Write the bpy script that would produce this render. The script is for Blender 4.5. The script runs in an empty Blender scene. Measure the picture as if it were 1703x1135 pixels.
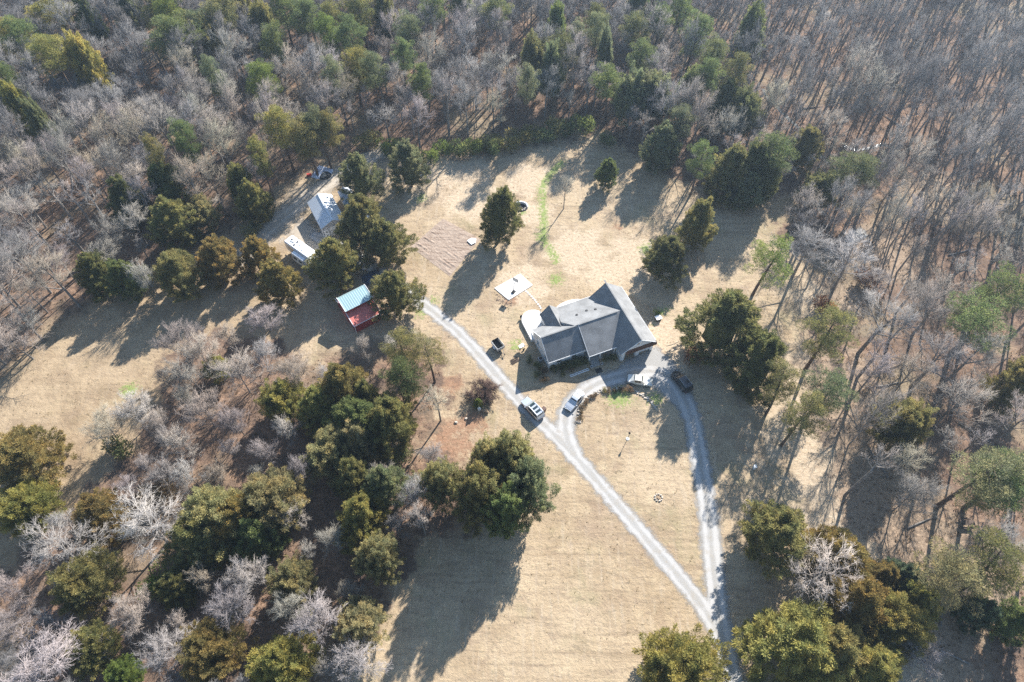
import bpy, math, random
import numpy as np
from math import sin, cos, pi, radians
from mathutils import Vector, Matrix, Euler

# ------------------------------------------------------------------ camera
SC = bpy.context.scene
C = SC.collection
CAM_H = 108.0
FPX = 1135.33                        # 24 mm lens on a 36 mm wide frame of 1703 pixels
_d = np.array([830 - 851.5, -(1330 - 567.5), -FPX]); _d /= np.linalg.norm(_d)
_up = -_d
_f = np.array([0, 0, -1.0]); _f = _f - _f.dot(_up) * _up; _f /= np.linalg.norm(_f)
_r = np.cross(_f, _up)
R3 = np.array([_r, _f, _up])         # world axes seen from the camera
cam = bpy.data.cameras.new('drone_camera')
cam.lens = 24; cam.sensor_width = 36; cam.clip_start = 0.5; cam.clip_end = 6000
co = bpy.data.objects.new('drone_camera', cam); C.objects.link(co)
co.matrix_world = Matrix.Translation((0, 0, CAM_H)) @ Matrix([list(r) for r in R3]).to_4x4()
SC.camera = co

# ------------------------------------------------------------------ sky, sun, exposure
SUN_AZ, SUN_EL = radians(27), radians(32)
w = bpy.data.worlds.new('World'); SC.world = w; w.use_nodes = True
wn = w.node_tree.nodes; wn.clear()
sky = wn.new('ShaderNodeTexSky'); sky.sky_type = 'NISHITA'; sky.sun_disc = False
sky.sun_elevation = SUN_EL; sky.sun_rotation = SUN_AZ
sky.air_density = 1.3; sky.dust_density = 0.3; sky.ozone_density = 3.5
bg = wn.new('ShaderNodeBackground'); bg.inputs['Strength'].default_value = 0.08
wo = wn.new('ShaderNodeOutputWorld')
w.node_tree.links.new(sky.outputs[0], bg.inputs[0]); w.node_tree.links.new(bg.outputs[0], wo.inputs[0])
sl = bpy.data.lights.new('sun', 'SUN'); sl.energy = 5.0; sl.angle = radians(0.53); sl.color = (1.0, 0.965, 0.91)
so = bpy.data.objects.new('sun', sl); C.objects.link(so)
_s = Vector((sin(SUN_AZ) * cos(SUN_EL), cos(SUN_AZ) * cos(SUN_EL), sin(SUN_EL)))
so.rotation_euler = _s.to_track_quat('Z', 'Y').to_euler(); so.location = (0, 0, 300)
SC.view_settings.view_transform = 'Standard'; SC.view_settings.look = 'None'
SC.view_settings.gamma = 1.0; SC.view_settings.use_curve_mapping = False
SC.view_settings.exposure = 1.5
SC.cycles.use_denoising = False
SC.cycles.max_bounces = 6; SC.cycles.diffuse_bounces = 3; SC.cycles.transparent_max_bounces = 8

# ------------------------------------------------------------------ survey: pixel of the photograph -> point at height z
def G(px, py, z=0.0):
    c = np.array([px - 851.5, -(py - 567.5), -FPX]); q = R3 @ c
    t = (z - CAM_H) / q[2]
    return Vector((q[0] * t, q[1] * t, z))
def proj(X):
    c = R3.T @ (np.asarray(X, float) - [0, 0, CAM_H])
    return 851.5 + FPX * c[0] / -c[2], 567.5 - FPX * c[1] / -c[2]
def dist(p): return math.sqrt(p[0] ** 2 + p[1] ** 2 + (CAM_H - p[2]) ** 2)

# ------------------------------------------------------------------ node helpers
def mat(name):
    m = bpy.data.materials.new(name); m.use_nodes = True
    nt = m.node_tree; nt.nodes.clear()
    return m, nt, nt.nodes, nt.links
class N:
    """small wrapper that builds shader graphs"""
    def __init__(s, name):
        s.m, s.nt, s.n, s.l = mat(name)
    def put(s, sock, v):
        if isinstance(v, bpy.types.NodeSocket): s.l.new(v, sock)
        elif v is not None:
            if isinstance(v, (tuple, list)) and len(v) == 3 and len(sock.default_value) == 4: v = (*v, 1)
            sock.default_value = v
    def noise(s, scale, vec=None, detail=3, rough=0.55, dist=0.0):
        q = s.n.new('ShaderNodeTexNoise'); q.inputs['Scale'].default_value = scale
        q.inputs['Detail'].default_value = detail; q.inputs['Roughness'].default_value = rough; q.inputs['Distortion'].default_value = dist
        if vec is None: vec = s.obj()
        s.l.new(vec, q.inputs['Vector']); return q.outputs['Fac']
    def voro(s, scale, vec=None, feature='F1', out='Distance'):
        q = s.n.new('ShaderNodeTexVoronoi'); q.feature = feature; q.inputs['Scale'].default_value = scale
        s.l.new(vec or s.obj(), q.inputs['Vector']); return q.outputs[out]
    def obj(s):
        q = s.n.new('ShaderNodeTexCoord'); return q.outputs['Object']
    def gen(s):
        q = s.n.new('ShaderNodeNewGeometry'); return q.outputs['Position']
    def mapped(s, vec, scale=(1, 1, 1), rot=(0, 0, 0)):
        q = s.n.new('ShaderNodeMapping'); q.inputs['Scale'].default_value = scale; q.inputs['Rotation'].default_value = rot
        s.l.new(vec, q.inputs['Vector']); return q.outputs[0]
    def ramp(s, f, a, b, lo=0.0, hi=1.0):
        q = s.n.new('ShaderNodeMapRange'); q.interpolation_type = 'SMOOTHSTEP'
        q.inputs['From Min'].default_value = a; q.inputs['From Max'].default_value = b
        q.inputs['To Min'].default_value = lo; q.inputs['To Max'].default_value = hi
        s.put(q.inputs['Value'], f); return q.outputs[0]
    def mix(s, f, a, b, mode='MIX'):
        q = s.n.new('ShaderNodeMix'); q.data_type = 'RGBA'; q.blend_type = mode
        s.put(q.inputs[0], f); s.put(q.inputs[6], a); s.put(q.inputs[7], b); return q.outputs[2]
    def math(s, op, a, b=0.0, c=None):
        q = s.n.new('ShaderNodeMath'); q.operation = op
        s.put(q.inputs[0], a); s.put(q.inputs[1], b)
        if c is not None: s.put(q.inputs[2], c)
        return q.outputs[0]
    def attr(s, name, out='Color'):
        q = s.n.new('ShaderNodeAttribute'); q.attribute_name = name; return q.outputs[out]
    def sep(s, c):
        q = s.n.new('ShaderNodeSeparateColor'); s.l.new(c, q.inputs[0]); return q.outputs
    def info(s, out):
        q = s.n.new('ShaderNodeObjectInfo'); return q.outputs[out]
    def bump(s, h, strength=0.5, dist=0.1):
        q = s.n.new('ShaderNodeBump'); q.inputs['Strength'].default_value = strength; q.inputs['Distance'].default_value = dist
        s.l.new(h, q.inputs['Height']); return q.outputs[0]
    def out(s, color, rough=0.8, metal=0.0, normal=None, spec=0.3, alpha=None, trans=0.0, coat=0.0, transcolor=None):
        b = s.n.new('ShaderNodeBsdfPrincipled')
        s.put(b.inputs['Base Color'], color); s.put(b.inputs['Roughness'], rough); s.put(b.inputs['Metallic'], metal)
        b.inputs['Specular IOR Level'].default_value = spec
        if coat: b.inputs['Coat Weight'].default_value = coat; b.inputs['Coat Roughness'].default_value = 0.06
        if normal is not None: s.l.new(normal, b.inputs['Normal'])
        if alpha is not None: s.put(b.inputs['Alpha'], alpha)
        o = s.n.new('ShaderNodeOutputMaterial'); res = b.outputs[0]
        if trans:
            t = s.n.new('ShaderNodeBsdfTranslucent'); s.put(t.inputs['Color'], transcolor if transcolor is not None else color)
            mx = s.n.new('ShaderNodeMixShader'); mx.inputs[0].default_value = trans
            s.l.new(res, mx.inputs[1]); s.l.new(t.outputs[0], mx.inputs[2]); res = mx.outputs[0]
        s.l.new(res, o.inputs['Surface']); return s.m

# ------------------------------------------------------------------ materials
def plain(name, col, rough=0.6, metal=0.0, var=0.12, scale=2.0, spec=0.3, coat=0.0, bump=0.0, bscale=30):
    k = N(name); p = k.obj()
    f = k.noise(scale, p, 4)
    c = k.mix(k.ramp(f, 0.3, 0.7), tuple(x * (1 - var) for x in col), tuple(min(1, x * (1 + var)) for x in col))
    nb = k.bump(k.noise(bscale, p, 3), bump, 0.02) if bump else None
    return k.out(c, rough, metal, nb, spec, coat=coat)

M = {}
M['white_siding'] = None
def siding(name, col):
    k = N(name); p = k.obj()
    s = k.n.new('ShaderNodeSeparateXYZ'); k.l.new(p, s.inputs[0])
    fr = k.math('FRACT', k.math('MULTIPLY', s.outputs[2], 5.0))
    c = k.mix(k.ramp(k.noise(1.2, p, 4), 0.3, 0.75), col, tuple(x * 0.88 for x in col))
    return k.out(c, 0.55, 0, k.bump(fr, 0.6, 0.02))
M['white_siding'] = siding('white siding', (0.74, 0.74, 0.73))
M['grey_siding'] = siding('grey metal siding', (0.44, 0.44, 0.45))
def shingles(name, col):
    k = N(name); p = k.obj()
    f1 = k.noise(0.5, p, 4); f2 = k.noise(9, p, 2); f3 = k.noise(3.0, k.mapped(p, (0.35, 3, 3)), 3)
    c = k.mix(k.ramp(f1, 0.3, 0.7), tuple(x * 0.76 for x in col), tuple(x * 1.2 for x in col))
    c = k.mix(k.ramp(f2, 0.35, 0.7, 0, 0.5), c, tuple(x * 0.6 for x in col))
    c = k.mix(k.ramp(f3, 0.45, 0.75, 0, 0.35), c, tuple(x * 1.35 for x in col))
    return k.out(c, 0.85, 0, k.bump(f2, 0.5, 0.04), 0.35)
M['shingle'] = shingles('grey shingles', (0.205, 0.205, 0.203))
M['brown_shingle'] = shingles('brown shingles', (0.16, 0.075, 0.045))
def corrugated(name, col, axis=0, freq=2.2, rough=0.4, metal=0.35, dirt=(0.25, 0.2, 0.15)):
    k = N(name); p = k.obj()
    s = k.n.new('ShaderNodeSeparateXYZ'); k.l.new(p, s.inputs[0])
    fr = k.math('PINGPONG', k.math('MULTIPLY', s.outputs[axis], freq), 0.5)
    rib = k.ramp(fr, 0.0, 0.16, 1, 0)
    c = k.mix(k.ramp(k.noise(0.9, p, 5, 0.65), 0.45, 0.8, 0, 0.4), col, tuple(a * 0.6 + b * 0.4 for a, b in zip(col, dirt)))
    c = k.mix(k.ramp(k.noise(6, k.mapped(p, (0.3, 1, 1)), 3), 0.55, 0.8, 0, 0.25), c, tuple(x * 0.7 for x in col))
    return k.out(c, rough, metal, k.bump(rib, 0.35, 0.04), 0.4)
M['shed_roof'] = corrugated('pale metal roofing', (0.60, 0.63, 0.66))
M['shed2_roof'] = corrugated('blue grey roofing', (0.36, 0.40, 0.46))
M['teal_roof'] = corrugated('weathered teal metal roofing', (0.30, 0.43, 0.45))
M['red_roof'] = corrugated('faded red metal roofing', (0.55, 0.15, 0.12), rough=0.5, metal=0.1)
M['red_wall'] = corrugated('red metal siding', (0.30, 0.035, 0.035), rough=0.55, metal=0.0)
M['white'] = plain('white paint', (0.78, 0.78, 0.77), 0.45, var=0.06)
M['offwhite'] = plain('off white panel', (0.66, 0.66, 0.64), 0.5, var=0.08)
M['concrete'] = plain('pale concrete', (0.58, 0.56, 0.53), 0.85, var=0.09, scale=0.8, bump=0.3)
M['stone'] = plain('field stone', (0.42, 0.37, 0.31), 0.9, var=0.35, scale=3)
M['dark'] = plain('near black fill', (0.02, 0.02, 0.022), 0.7)
M['black'] = plain('black paint', (0.015, 0.015, 0.017), 0.4)
M['rubber'] = plain('rubber', (0.02, 0.02, 0.02), 0.8)
M['glass'] = plain('dark glass', (0.02, 0.03, 0.032), 0.06, var=0.05, spec=0.8)
M['green_glass'] = plain('tinted windscreen', (0.06, 0.11, 0.09), 0.06, var=0.05, spec=0.8)
M['steel'] = plain('galvanised steel', (0.45, 0.46, 0.47), 0.4, 0.7)
M['wood'] = plain('weathered wood', (0.30, 0.21, 0.13), 0.8, var=0.3, scale=5)
M['grey_wood'] = plain('grey weathered boards', (0.34, 0.32, 0.29), 0.85, var=0.25, scale=4)
M['ash'] = plain('ash and char', (0.03, 0.03, 0.032), 0.95, var=0.6, scale=4)
M['tarp'] = plain('silver blue tarpaulin', (0.50, 0.55, 0.66), 0.35, var=0.35, scale=2.5, spec=0.5)
M['dark_tarp'] = plain('dark blue tarpaulin', (0.05, 0.07, 0.11), 0.4, var=0.6, scale=2.5, spec=0.5)
M['silver_paint'] = plain('silver car paint', (0.52, 0.54, 0.56), 0.28, 0.55, 0.04, coat=0.6)
M['white_paint'] = plain('white car paint', (0.72, 0.73, 0.74), 0.3, 0.0, 0.03, coat=0.6)
M['beige_paint'] = plain('pale gold car paint', (0.60, 0.58, 0.52), 0.3, 0.3, 0.03, coat=0.6)
M['black_paint'] = plain('black car paint', (0.012, 0.013, 0.016), 0.2, 0.0, 0.05, coat=0.8)
M['maroon_trim'] = plain('maroon lower cladding', (0.13, 0.055, 0.05), 0.5)
M['lamp_red'] = plain('red lens', (0.35, 0.02, 0.02), 0.25)
M['lamp_clear'] = plain('clear lens', (0.6, 0.62, 0.62), 0.15, spec=0.6)
M['red_paint'] = plain('red paint', (0.40, 0.05, 0.04), 0.5)
M['rv_white'] = plain('white fibreglass', (0.76, 0.77, 0.78), 0.4, var=0.05)
M['rv_stripe'] = plain('blue grey stripe', (0.22, 0.26, 0.32), 0.4)
M['ac_grey'] = plain('grey sheet metal', (0.40, 0.41, 0.41), 0.5, 0.2)
M['brown_bin'] = plain('brown plastic', (0.10, 0.055, 0.04), 0.6)
M['terracotta'] = plain('pale planter', (0.62, 0.60, 0.57), 0.7)
M['soil'] = None

def bark(name, col):
    k = N(name); p = k.obj()
    f = k.noise(6, k.mapped(p, (1, 1, 0.25)), 4)
    c = k.mix(k.ramp(f, 0.35, 0.7), tuple(x * 0.6 for x in col), tuple(x * 1.25 for x in col))
    c = k.mix(1.0, c, k.mix(k.info('Random'), (0.75, 0.75, 0.75), (1.15, 1.12, 1.1)), 'MULTIPLY')
    return k.out(c, 0.9, 0, None, 0.2)
M['bark_grey'] = bark('grey bark', (0.27, 0.245, 0.22))
M['bark_brown'] = bark('brown bark', (0.13, 0.095, 0.075))

def twig_mat(name):
    k = N(name)
    c = k.mix(1.0, k.info('Color'), k.mix(k.info('Random'), (0.78, 0.76, 0.76), (1.18, 1.15, 1.12)), 'MULTIPLY')
    c = k.mix(1.0, c, k.mix(k.ramp(k.noise(0.5, k.obj(), 3), 0.3, 0.7), (0.8, 0.8, 0.82), (1.2, 1.15, 1.1)), 'MULTIPLY')
    return k.out(c, 0.85, 0, None, 0.25)
M['twigs'] = twig_mat('bare twigs')
def wild_twig_mat(name):
    k = N(name)
    r = k.info('Random')
    c = k.mix(r, (0.15, 0.143, 0.140), (0.25, 0.238, 0.228))
    c = k.mix(1.0, c, k.mix(k.ramp(k.noise(0.03, k.gen(), 2), 0.35, 0.65), (0.85, 0.82, 0.82), (1.1, 1.1, 1.1)), 'MULTIPLY')
    return k.out(c, 0.85, 0, None, 0.25)
M['far_twigs'] = wild_twig_mat('far bare twigs')

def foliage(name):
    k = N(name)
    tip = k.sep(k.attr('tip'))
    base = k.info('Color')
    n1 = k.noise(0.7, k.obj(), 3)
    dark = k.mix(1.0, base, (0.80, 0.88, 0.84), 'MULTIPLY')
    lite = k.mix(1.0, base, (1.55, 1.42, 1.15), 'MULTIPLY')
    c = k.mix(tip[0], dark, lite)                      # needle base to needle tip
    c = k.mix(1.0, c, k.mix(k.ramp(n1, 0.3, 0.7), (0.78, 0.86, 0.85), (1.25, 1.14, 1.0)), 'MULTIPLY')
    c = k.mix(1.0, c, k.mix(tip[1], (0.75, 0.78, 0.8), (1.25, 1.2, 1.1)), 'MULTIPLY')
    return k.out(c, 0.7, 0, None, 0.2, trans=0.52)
M['foliage'] = foliage('evergreen foliage')

# ------------------------------------------------------------------ mesh helpers
class MB:
    def __init__(s): s.v, s.f, s.mi = [], [], []
    def add(s, vs, fs, mi=0):
        o = len(s.v); s.v += [tuple(x) for x in vs]; s.f += [tuple(i + o for i in q) for q in fs]; s.mi += [mi] * len(fs); return s
    def box(s, c, d, rz=0.0, rot=None, mi=0, taper=1.0):
        x, y, z = d[0] / 2, d[1] / 2, d[2] / 2; t = taper
        p = [(-x, -y, -z), (x, -y, -z), (x, y, -z), (-x, y, -z), (-x * t, -y * t, z), (x * t, -y * t, z), (x * t, y * t, z), (-x * t, y * t, z)]
        mt = rot.to_matrix() if rot is not None else Matrix.Rotation(rz, 3, 'Z')
        p = [mt @ Vector(q) + Vector(c) for q in p]
        return s.add(p, [(3, 2, 1, 0), (4, 5, 6, 7), (0, 1, 5, 4), (1, 2, 6, 5), (2, 3, 7, 6), (3, 0, 4, 7)], mi)
    def tube(s, a, b, ra, rb=None, n=6, mi=0, cap=True):
        a, b = Vector(a), Vector(b); rb = ra if rb is None else rb
        d = (b - a).normalized(); u = d.orthogonal().normalized(); w_ = d.cross(u)
        vs = [c + (u * cos(t) + w_ * sin(t)) * r for c, r in ((a, ra), (b, rb)) for t in [2 * pi * i / n for i in range(n)]]
        fs = [(i, (i + 1) % n, n + (i + 1) % n, n + i) for i in range(n)]
        if cap: fs += [tuple(range(n - 1, -1, -1)), tuple(range(n, 2 * n))]
        return s.add(vs, fs, mi)
    def path(s, pts, rads, n=6, mi=0):
        for i in range(len(pts) - 1): s.tube(pts[i], pts[i + 1], rads[i], rads[i + 1], n, mi, cap=(i in (0, len(pts) - 2)))
        return s
    def slab(s, poly, t, mi=0):
        """planar polygon (counter-clockwise from above) with thickness t below"""
        n = len(poly); P = [Vector(p) for p in poly]
        vs = P + [p - Vector((0, 0, t)) for p in P]
        fs = [tuple(range(n)), tuple(range(2 * n - 1, n - 1, -1))] + [(i, n + i, n + (i + 1) % n, (i + 1) % n) for i in range(n)]
        return s.add(vs, fs, mi)
    def prism(s, poly, z0, z1, mi=0):
        n = len(poly)
        vs = [(p[0], p[1], z0) for p in poly] + [(p[0], p[1], z1) for p in poly]
        fs = [tuple(range(n - 1, -1, -1)), tuple(range(n, 2 * n))] + [(i, (i + 1) % n, n + (i + 1) % n, n + i) for i in range(n)]
        return s.add(vs, fs, mi)
    def loft(s, rings, mi=0, caps=True):
        n = len(rings[0]); vs = [p for r in rings for p in r]; fs = []
        for k in range(len(rings) - 1):
            for i in range(n): fs.append((k * n + i, k * n + (i + 1) % n, (k + 1) * n + (i + 1) % n, (k + 1) * n + i))
        if caps: fs += [tuple(range(n - 1, -1, -1)), tuple((len(rings) - 1) * n + i for i in range(n))]
        return s.add(vs, fs, mi)
    def rock(s, c, r, rng, mi=0):
        vs = []; n = 6
        for z, q in ((-0.5, 0.75), (0.15, 1.0), (0.6, 0.6)):
            for i in range(n):
                a = 2 * pi * i / n + rng.uniform(-.25, .25); rr = q * rng.uniform(0.75, 1.2)
                vs.append((c[0] + r[0] * rr * cos(a), c[1] + r[1] * rr * sin(a), c[2] + r[2] * z * rng.uniform(.85, 1.1)))
        fs = [tuple(range(n - 1, -1, -1)), tuple(range(2 * n, 3 * n))]
        for k in (0, 1):
            for i in range(n): fs.append((k * n + i, k * n + (i + 1) % n, (k + 1) * n + (i + 1) % n, (k + 1) * n + i))
        return s.add(vs, fs, mi)
    def mesh(s, name, m=None, smooth=False):
        me = bpy.data.meshes.new(name); me.from_pydata(s.v, [], s.f)
        for q in (m if isinstance(m, (list, tuple)) else [m]):
            if q is not None: me.materials.append(q)
        if len(me.materials) > 1: me.polygons.foreach_set('material_index', s.mi)
        if smooth: me.polygons.foreach_set('use_smooth', [True] * len(me.polygons))
        me.update(); return me
    def build(s, name, m, parent=None, smooth=False, loc=None, bevel=0.0):
        o = bpy.data.objects.new(name, s.mesh(name, m, smooth)); C.objects.link(o)
        if parent is not None: o.parent = parent
        if loc is not None: o.location = loc
        if bevel:
            b = o.modifiers.new('bevel', 'BEVEL'); b.width = bevel; b.segments = 2; b.limit_method = 'ANGLE'
        return o
def tag(o, label=None, cat=None, group=None, kind=None):
    if label: o['label'] = label
    if cat: o['category'] = cat
    if group: o['group'] = group
    if kind: o['kind'] = kind
    return o
def empty(name, loc, rz=0.0, label=None, cat=None, group=None):
    o = bpy.data.objects.new(name, None); C.objects.link(o); o.location = loc; o.rotation_euler = (0, 0, rz); o.empty_display_size = 0.5
    return tag(o, label, cat, group)
def npmesh(name, V, F, m=None, attrs=None):
    """V (n,3), F (k,3|4) numpy"""
    me = bpy.data.meshes.new(name); V = np.asarray(V, np.float32); F = np.asarray(F, np.int32)
    me.vertices.add(len(V)); me.vertices.foreach_set('co', V.ravel())
    k = F.shape[1]; me.loops.add(F.size); me.loops.foreach_set('vertex_index', F.ravel())
    me.polygons.add(len(F)); me.polygons.foreach_set('loop_start', np.arange(0, F.size, k, dtype=np.int32))
    me.polygons.foreach_set('loop_total', np.full(len(F), k, np.int32))
    if m is not None: me.materials.append(m)
    for nm, a in (attrs or {}).items():
        at = me.attributes.new(nm, 'FLOAT_COLOR', 'POINT'); at.data.foreach_set('color', np.asarray(a, np.float32).ravel())
    me.update(calc_edges=True); return me

# ------------------------------------------------------------------ polygons on the ground, drawn on the photograph
def P2(pts): return np.array([G(x, y)[:2] for x, y in pts])
def sdist(poly, X, Y):
    """signed distance, positive inside"""
    d = np.full(X.shape, 1e9); ins = np.zeros(X.shape, bool); n = len(poly)
    for i in range(n):
        ax, ay = poly[i]; bx, by = poly[(i + 1) % n]; ex, ey = bx - ax, by - ay
        t = np.clip(((X - ax) * ex + (Y - ay) * ey) / (ex * ex + ey * ey + 1e-9), 0, 1)
        d = np.minimum(d, np.hypot(X - ax - t * ex, Y - ay - t * ey))
        c = ((ay > Y) != (by > Y)); xi = ax + (Y - ay) * ex / (ey if abs(ey) > 1e-9 else 1e-9)
        ins ^= c & (X < xi)
    return np.where(ins, d, -d)
def ldist(line, X, Y):
    d = np.full(X.shape, 1e9)
    for i in range(len(line) - 1):
        ax, ay = line[i]; bx, by = line[i + 1]; ex, ey = bx - ax, by - ay
        t = np.clip(((X - ax) * ex + (Y - ay) * ey) / (ex * ex + ey * ey + 1e-9), 0, 1)
        d = np.minimum(d, np.hypot(X - ax - t * ex, Y - ay - t * ey))
    return d
def smooth_line(pts, it=3):
    P = np.array(pts, float)
    for _ in range(it):
        q = [P[0]]
        for i in range(len(P) - 1): q += [P[i] * .75 + P[i + 1] * .25, P[i] * .25 + P[i + 1] * .75]
        q.append(P[-1]); P = np.array(q)
    return P

CLEAR = P2([(-120, 690), (0, 640), (55, 605), (105, 545), (160, 500), (250, 455), (330, 420), (400, 372), (445, 325), (500, 292), (545, 275), (610, 258), (690, 268), (800, 258), (880, 246), (960, 225), (1000, 222), (1060, 255), (1100, 282), (1150, 310), (1205, 330), (1270, 330), (1325, 320), (1330, 350), (1290, 385), (1335, 440), (1365, 485), (1350, 545), (1335, 605), (1345, 680), (1375, 760), (1395, 850), (1440, 905), (1545, 1000), (1560, 1180), (1240, 1220), (560, 1220), (560, 1140), (640, 1010), (700, 905), (790, 872), (860, 868), (880, 815), (770, 765), (700, 760), (735, 690), (745, 620), (690, 560), (640, 560), (560, 580), (520, 600), (440, 560), (330, 550), (275, 600), (250, 715), (180, 795), (110, 850), (60, 900), (0, 960), (-120, 1000)])
THICKET = P2([(-200, 1010), (0, 960), (60, 900), (110, 850), (180, 795), (250, 715), (275, 600), (330, 550), (440, 560), (520, 600), (560, 580), (640, 560), (690, 560), (745, 620), (735, 690), (700, 760), (770, 765), (880, 815), (860, 868), (790, 872), (700, 905), (640, 1010), (560, 1140), (500, 1300), (-200, 1300)])
GREEN_LINE = P2([(935, 270), (910, 295), (900, 315), (903, 345), (905, 375), (902, 400), (918, 420), (925, 435)])
GREEN_SPOTS = [(925, 465, 2.4), (858, 575, 2.0), (1098, 520, 1.6), (1110, 515, 1.2), (1085, 535, 1.0), (700, 330, 2.0), (640, 395, 1.5), (1075, 415, 2.5), (215, 650, 2.5), (330, 690, 1.6), (900, 395, 2.0), (1090, 665, 2.2), (1030, 660, 3.5), (870, 355, 1.3), (700, 520, 2), (720, 500, 1.5)]
ORANGE_SPOTS = [(745, 735, 8), (700, 790, 6), (790, 700, 4), (1030, 378, 2), (1090, 590, 2.5), (850, 500, 2), (1150, 590, 3), (745, 640, 4)]
PALE_SPOTS = [(760, 280, 7), (890, 355, 4), (700, 300, 6), (590, 290, 5), (960, 415, 6), (1060, 440, 7), (870, 470, 5), (1010, 450, 5), (780, 330, 6), (1100, 560, 4), (1115, 600, 4), (1390, 640, 9), (1400, 740, 13), (1450, 860, 12), (1500, 1060, 10), (1380, 500, 6), (1600, 930, 8), (1480, 420, 8), (1570, 330, 8), (880, 300, 5), (500, 330, 4), (470, 380, 4)]

# ------------------------------------------------------------------ ground sheet
def axis(lo, hi, step, far):
    a = list(np.arange(lo, hi + .01, step)); g = step; x = hi
    while x < far: g *= 1.5; x += g; a.append(x)
    g = step; x = lo
    while x > -far: g *= 1.5; x -= g; a.insert(0, x)
    return np.array(a)
xs = axis(-170, 190, 1.25, 2500); ys = axis(0, 250, 1.25, 2500)
X, Y = np.meshgrid(xs, ys)
near = (np.abs(X) < 260) & (Y > -60) & (Y < 320)
zone = np.zeros(X.shape + (4,)); zone[..., 3] = 1
zx, zy = X[near], Y[near]
sdc = sdist(CLEAR, zx, zy)
zone[near, 0] = np.clip(0.5 - sdc / 16.0, 0, 1)                      # woodland litter: 0.5 is the edge
zone[~near, 0] = 1.0
gr = np.clip(1 - ldist(smooth_line(GREEN_LINE), zx, zy) / 1.7, 0, 1)
for px, py, r in GREEN_SPOTS:
    g = G(px, py); gr = np.maximum(gr, 0.9 * np.clip(1.15 - np.hypot(zx - g.x, zy - g.y) / r, 0, 1))
zone[near, 1] = gr
og = np.zeros_like(zx)
for px, py, r in ORANGE_SPOTS:
    g = G(px, py); og = np.maximum(og, np.clip(1.0 - (np.hypot(zx - g.x, zy - g.y) / r) ** 1.5, 0, 1))
zone[near, 2] = og
pa = np.zeros_like(zx)
for px, py, r in PALE_SPOTS:
    g = G(px, py); pa = np.maximum(pa, np.clip(1.0 - (np.hypot(zx - g.x, zy - g.y) / (r * 1.6)) ** 2, 0, 1))
zone[near, 3] = pa; zone[~near, 3] = 0
rngn = np.random.RandomState(3)
Z = np.zeros(X.shape)
idx = np.arange(X.size).reshape(X.shape)
F = np.stack([idx[:-1, :-1], idx[:-1, 1:], idx[1:, 1:], idx[1:, :-1]], -1).reshape(-1, 4)

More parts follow.
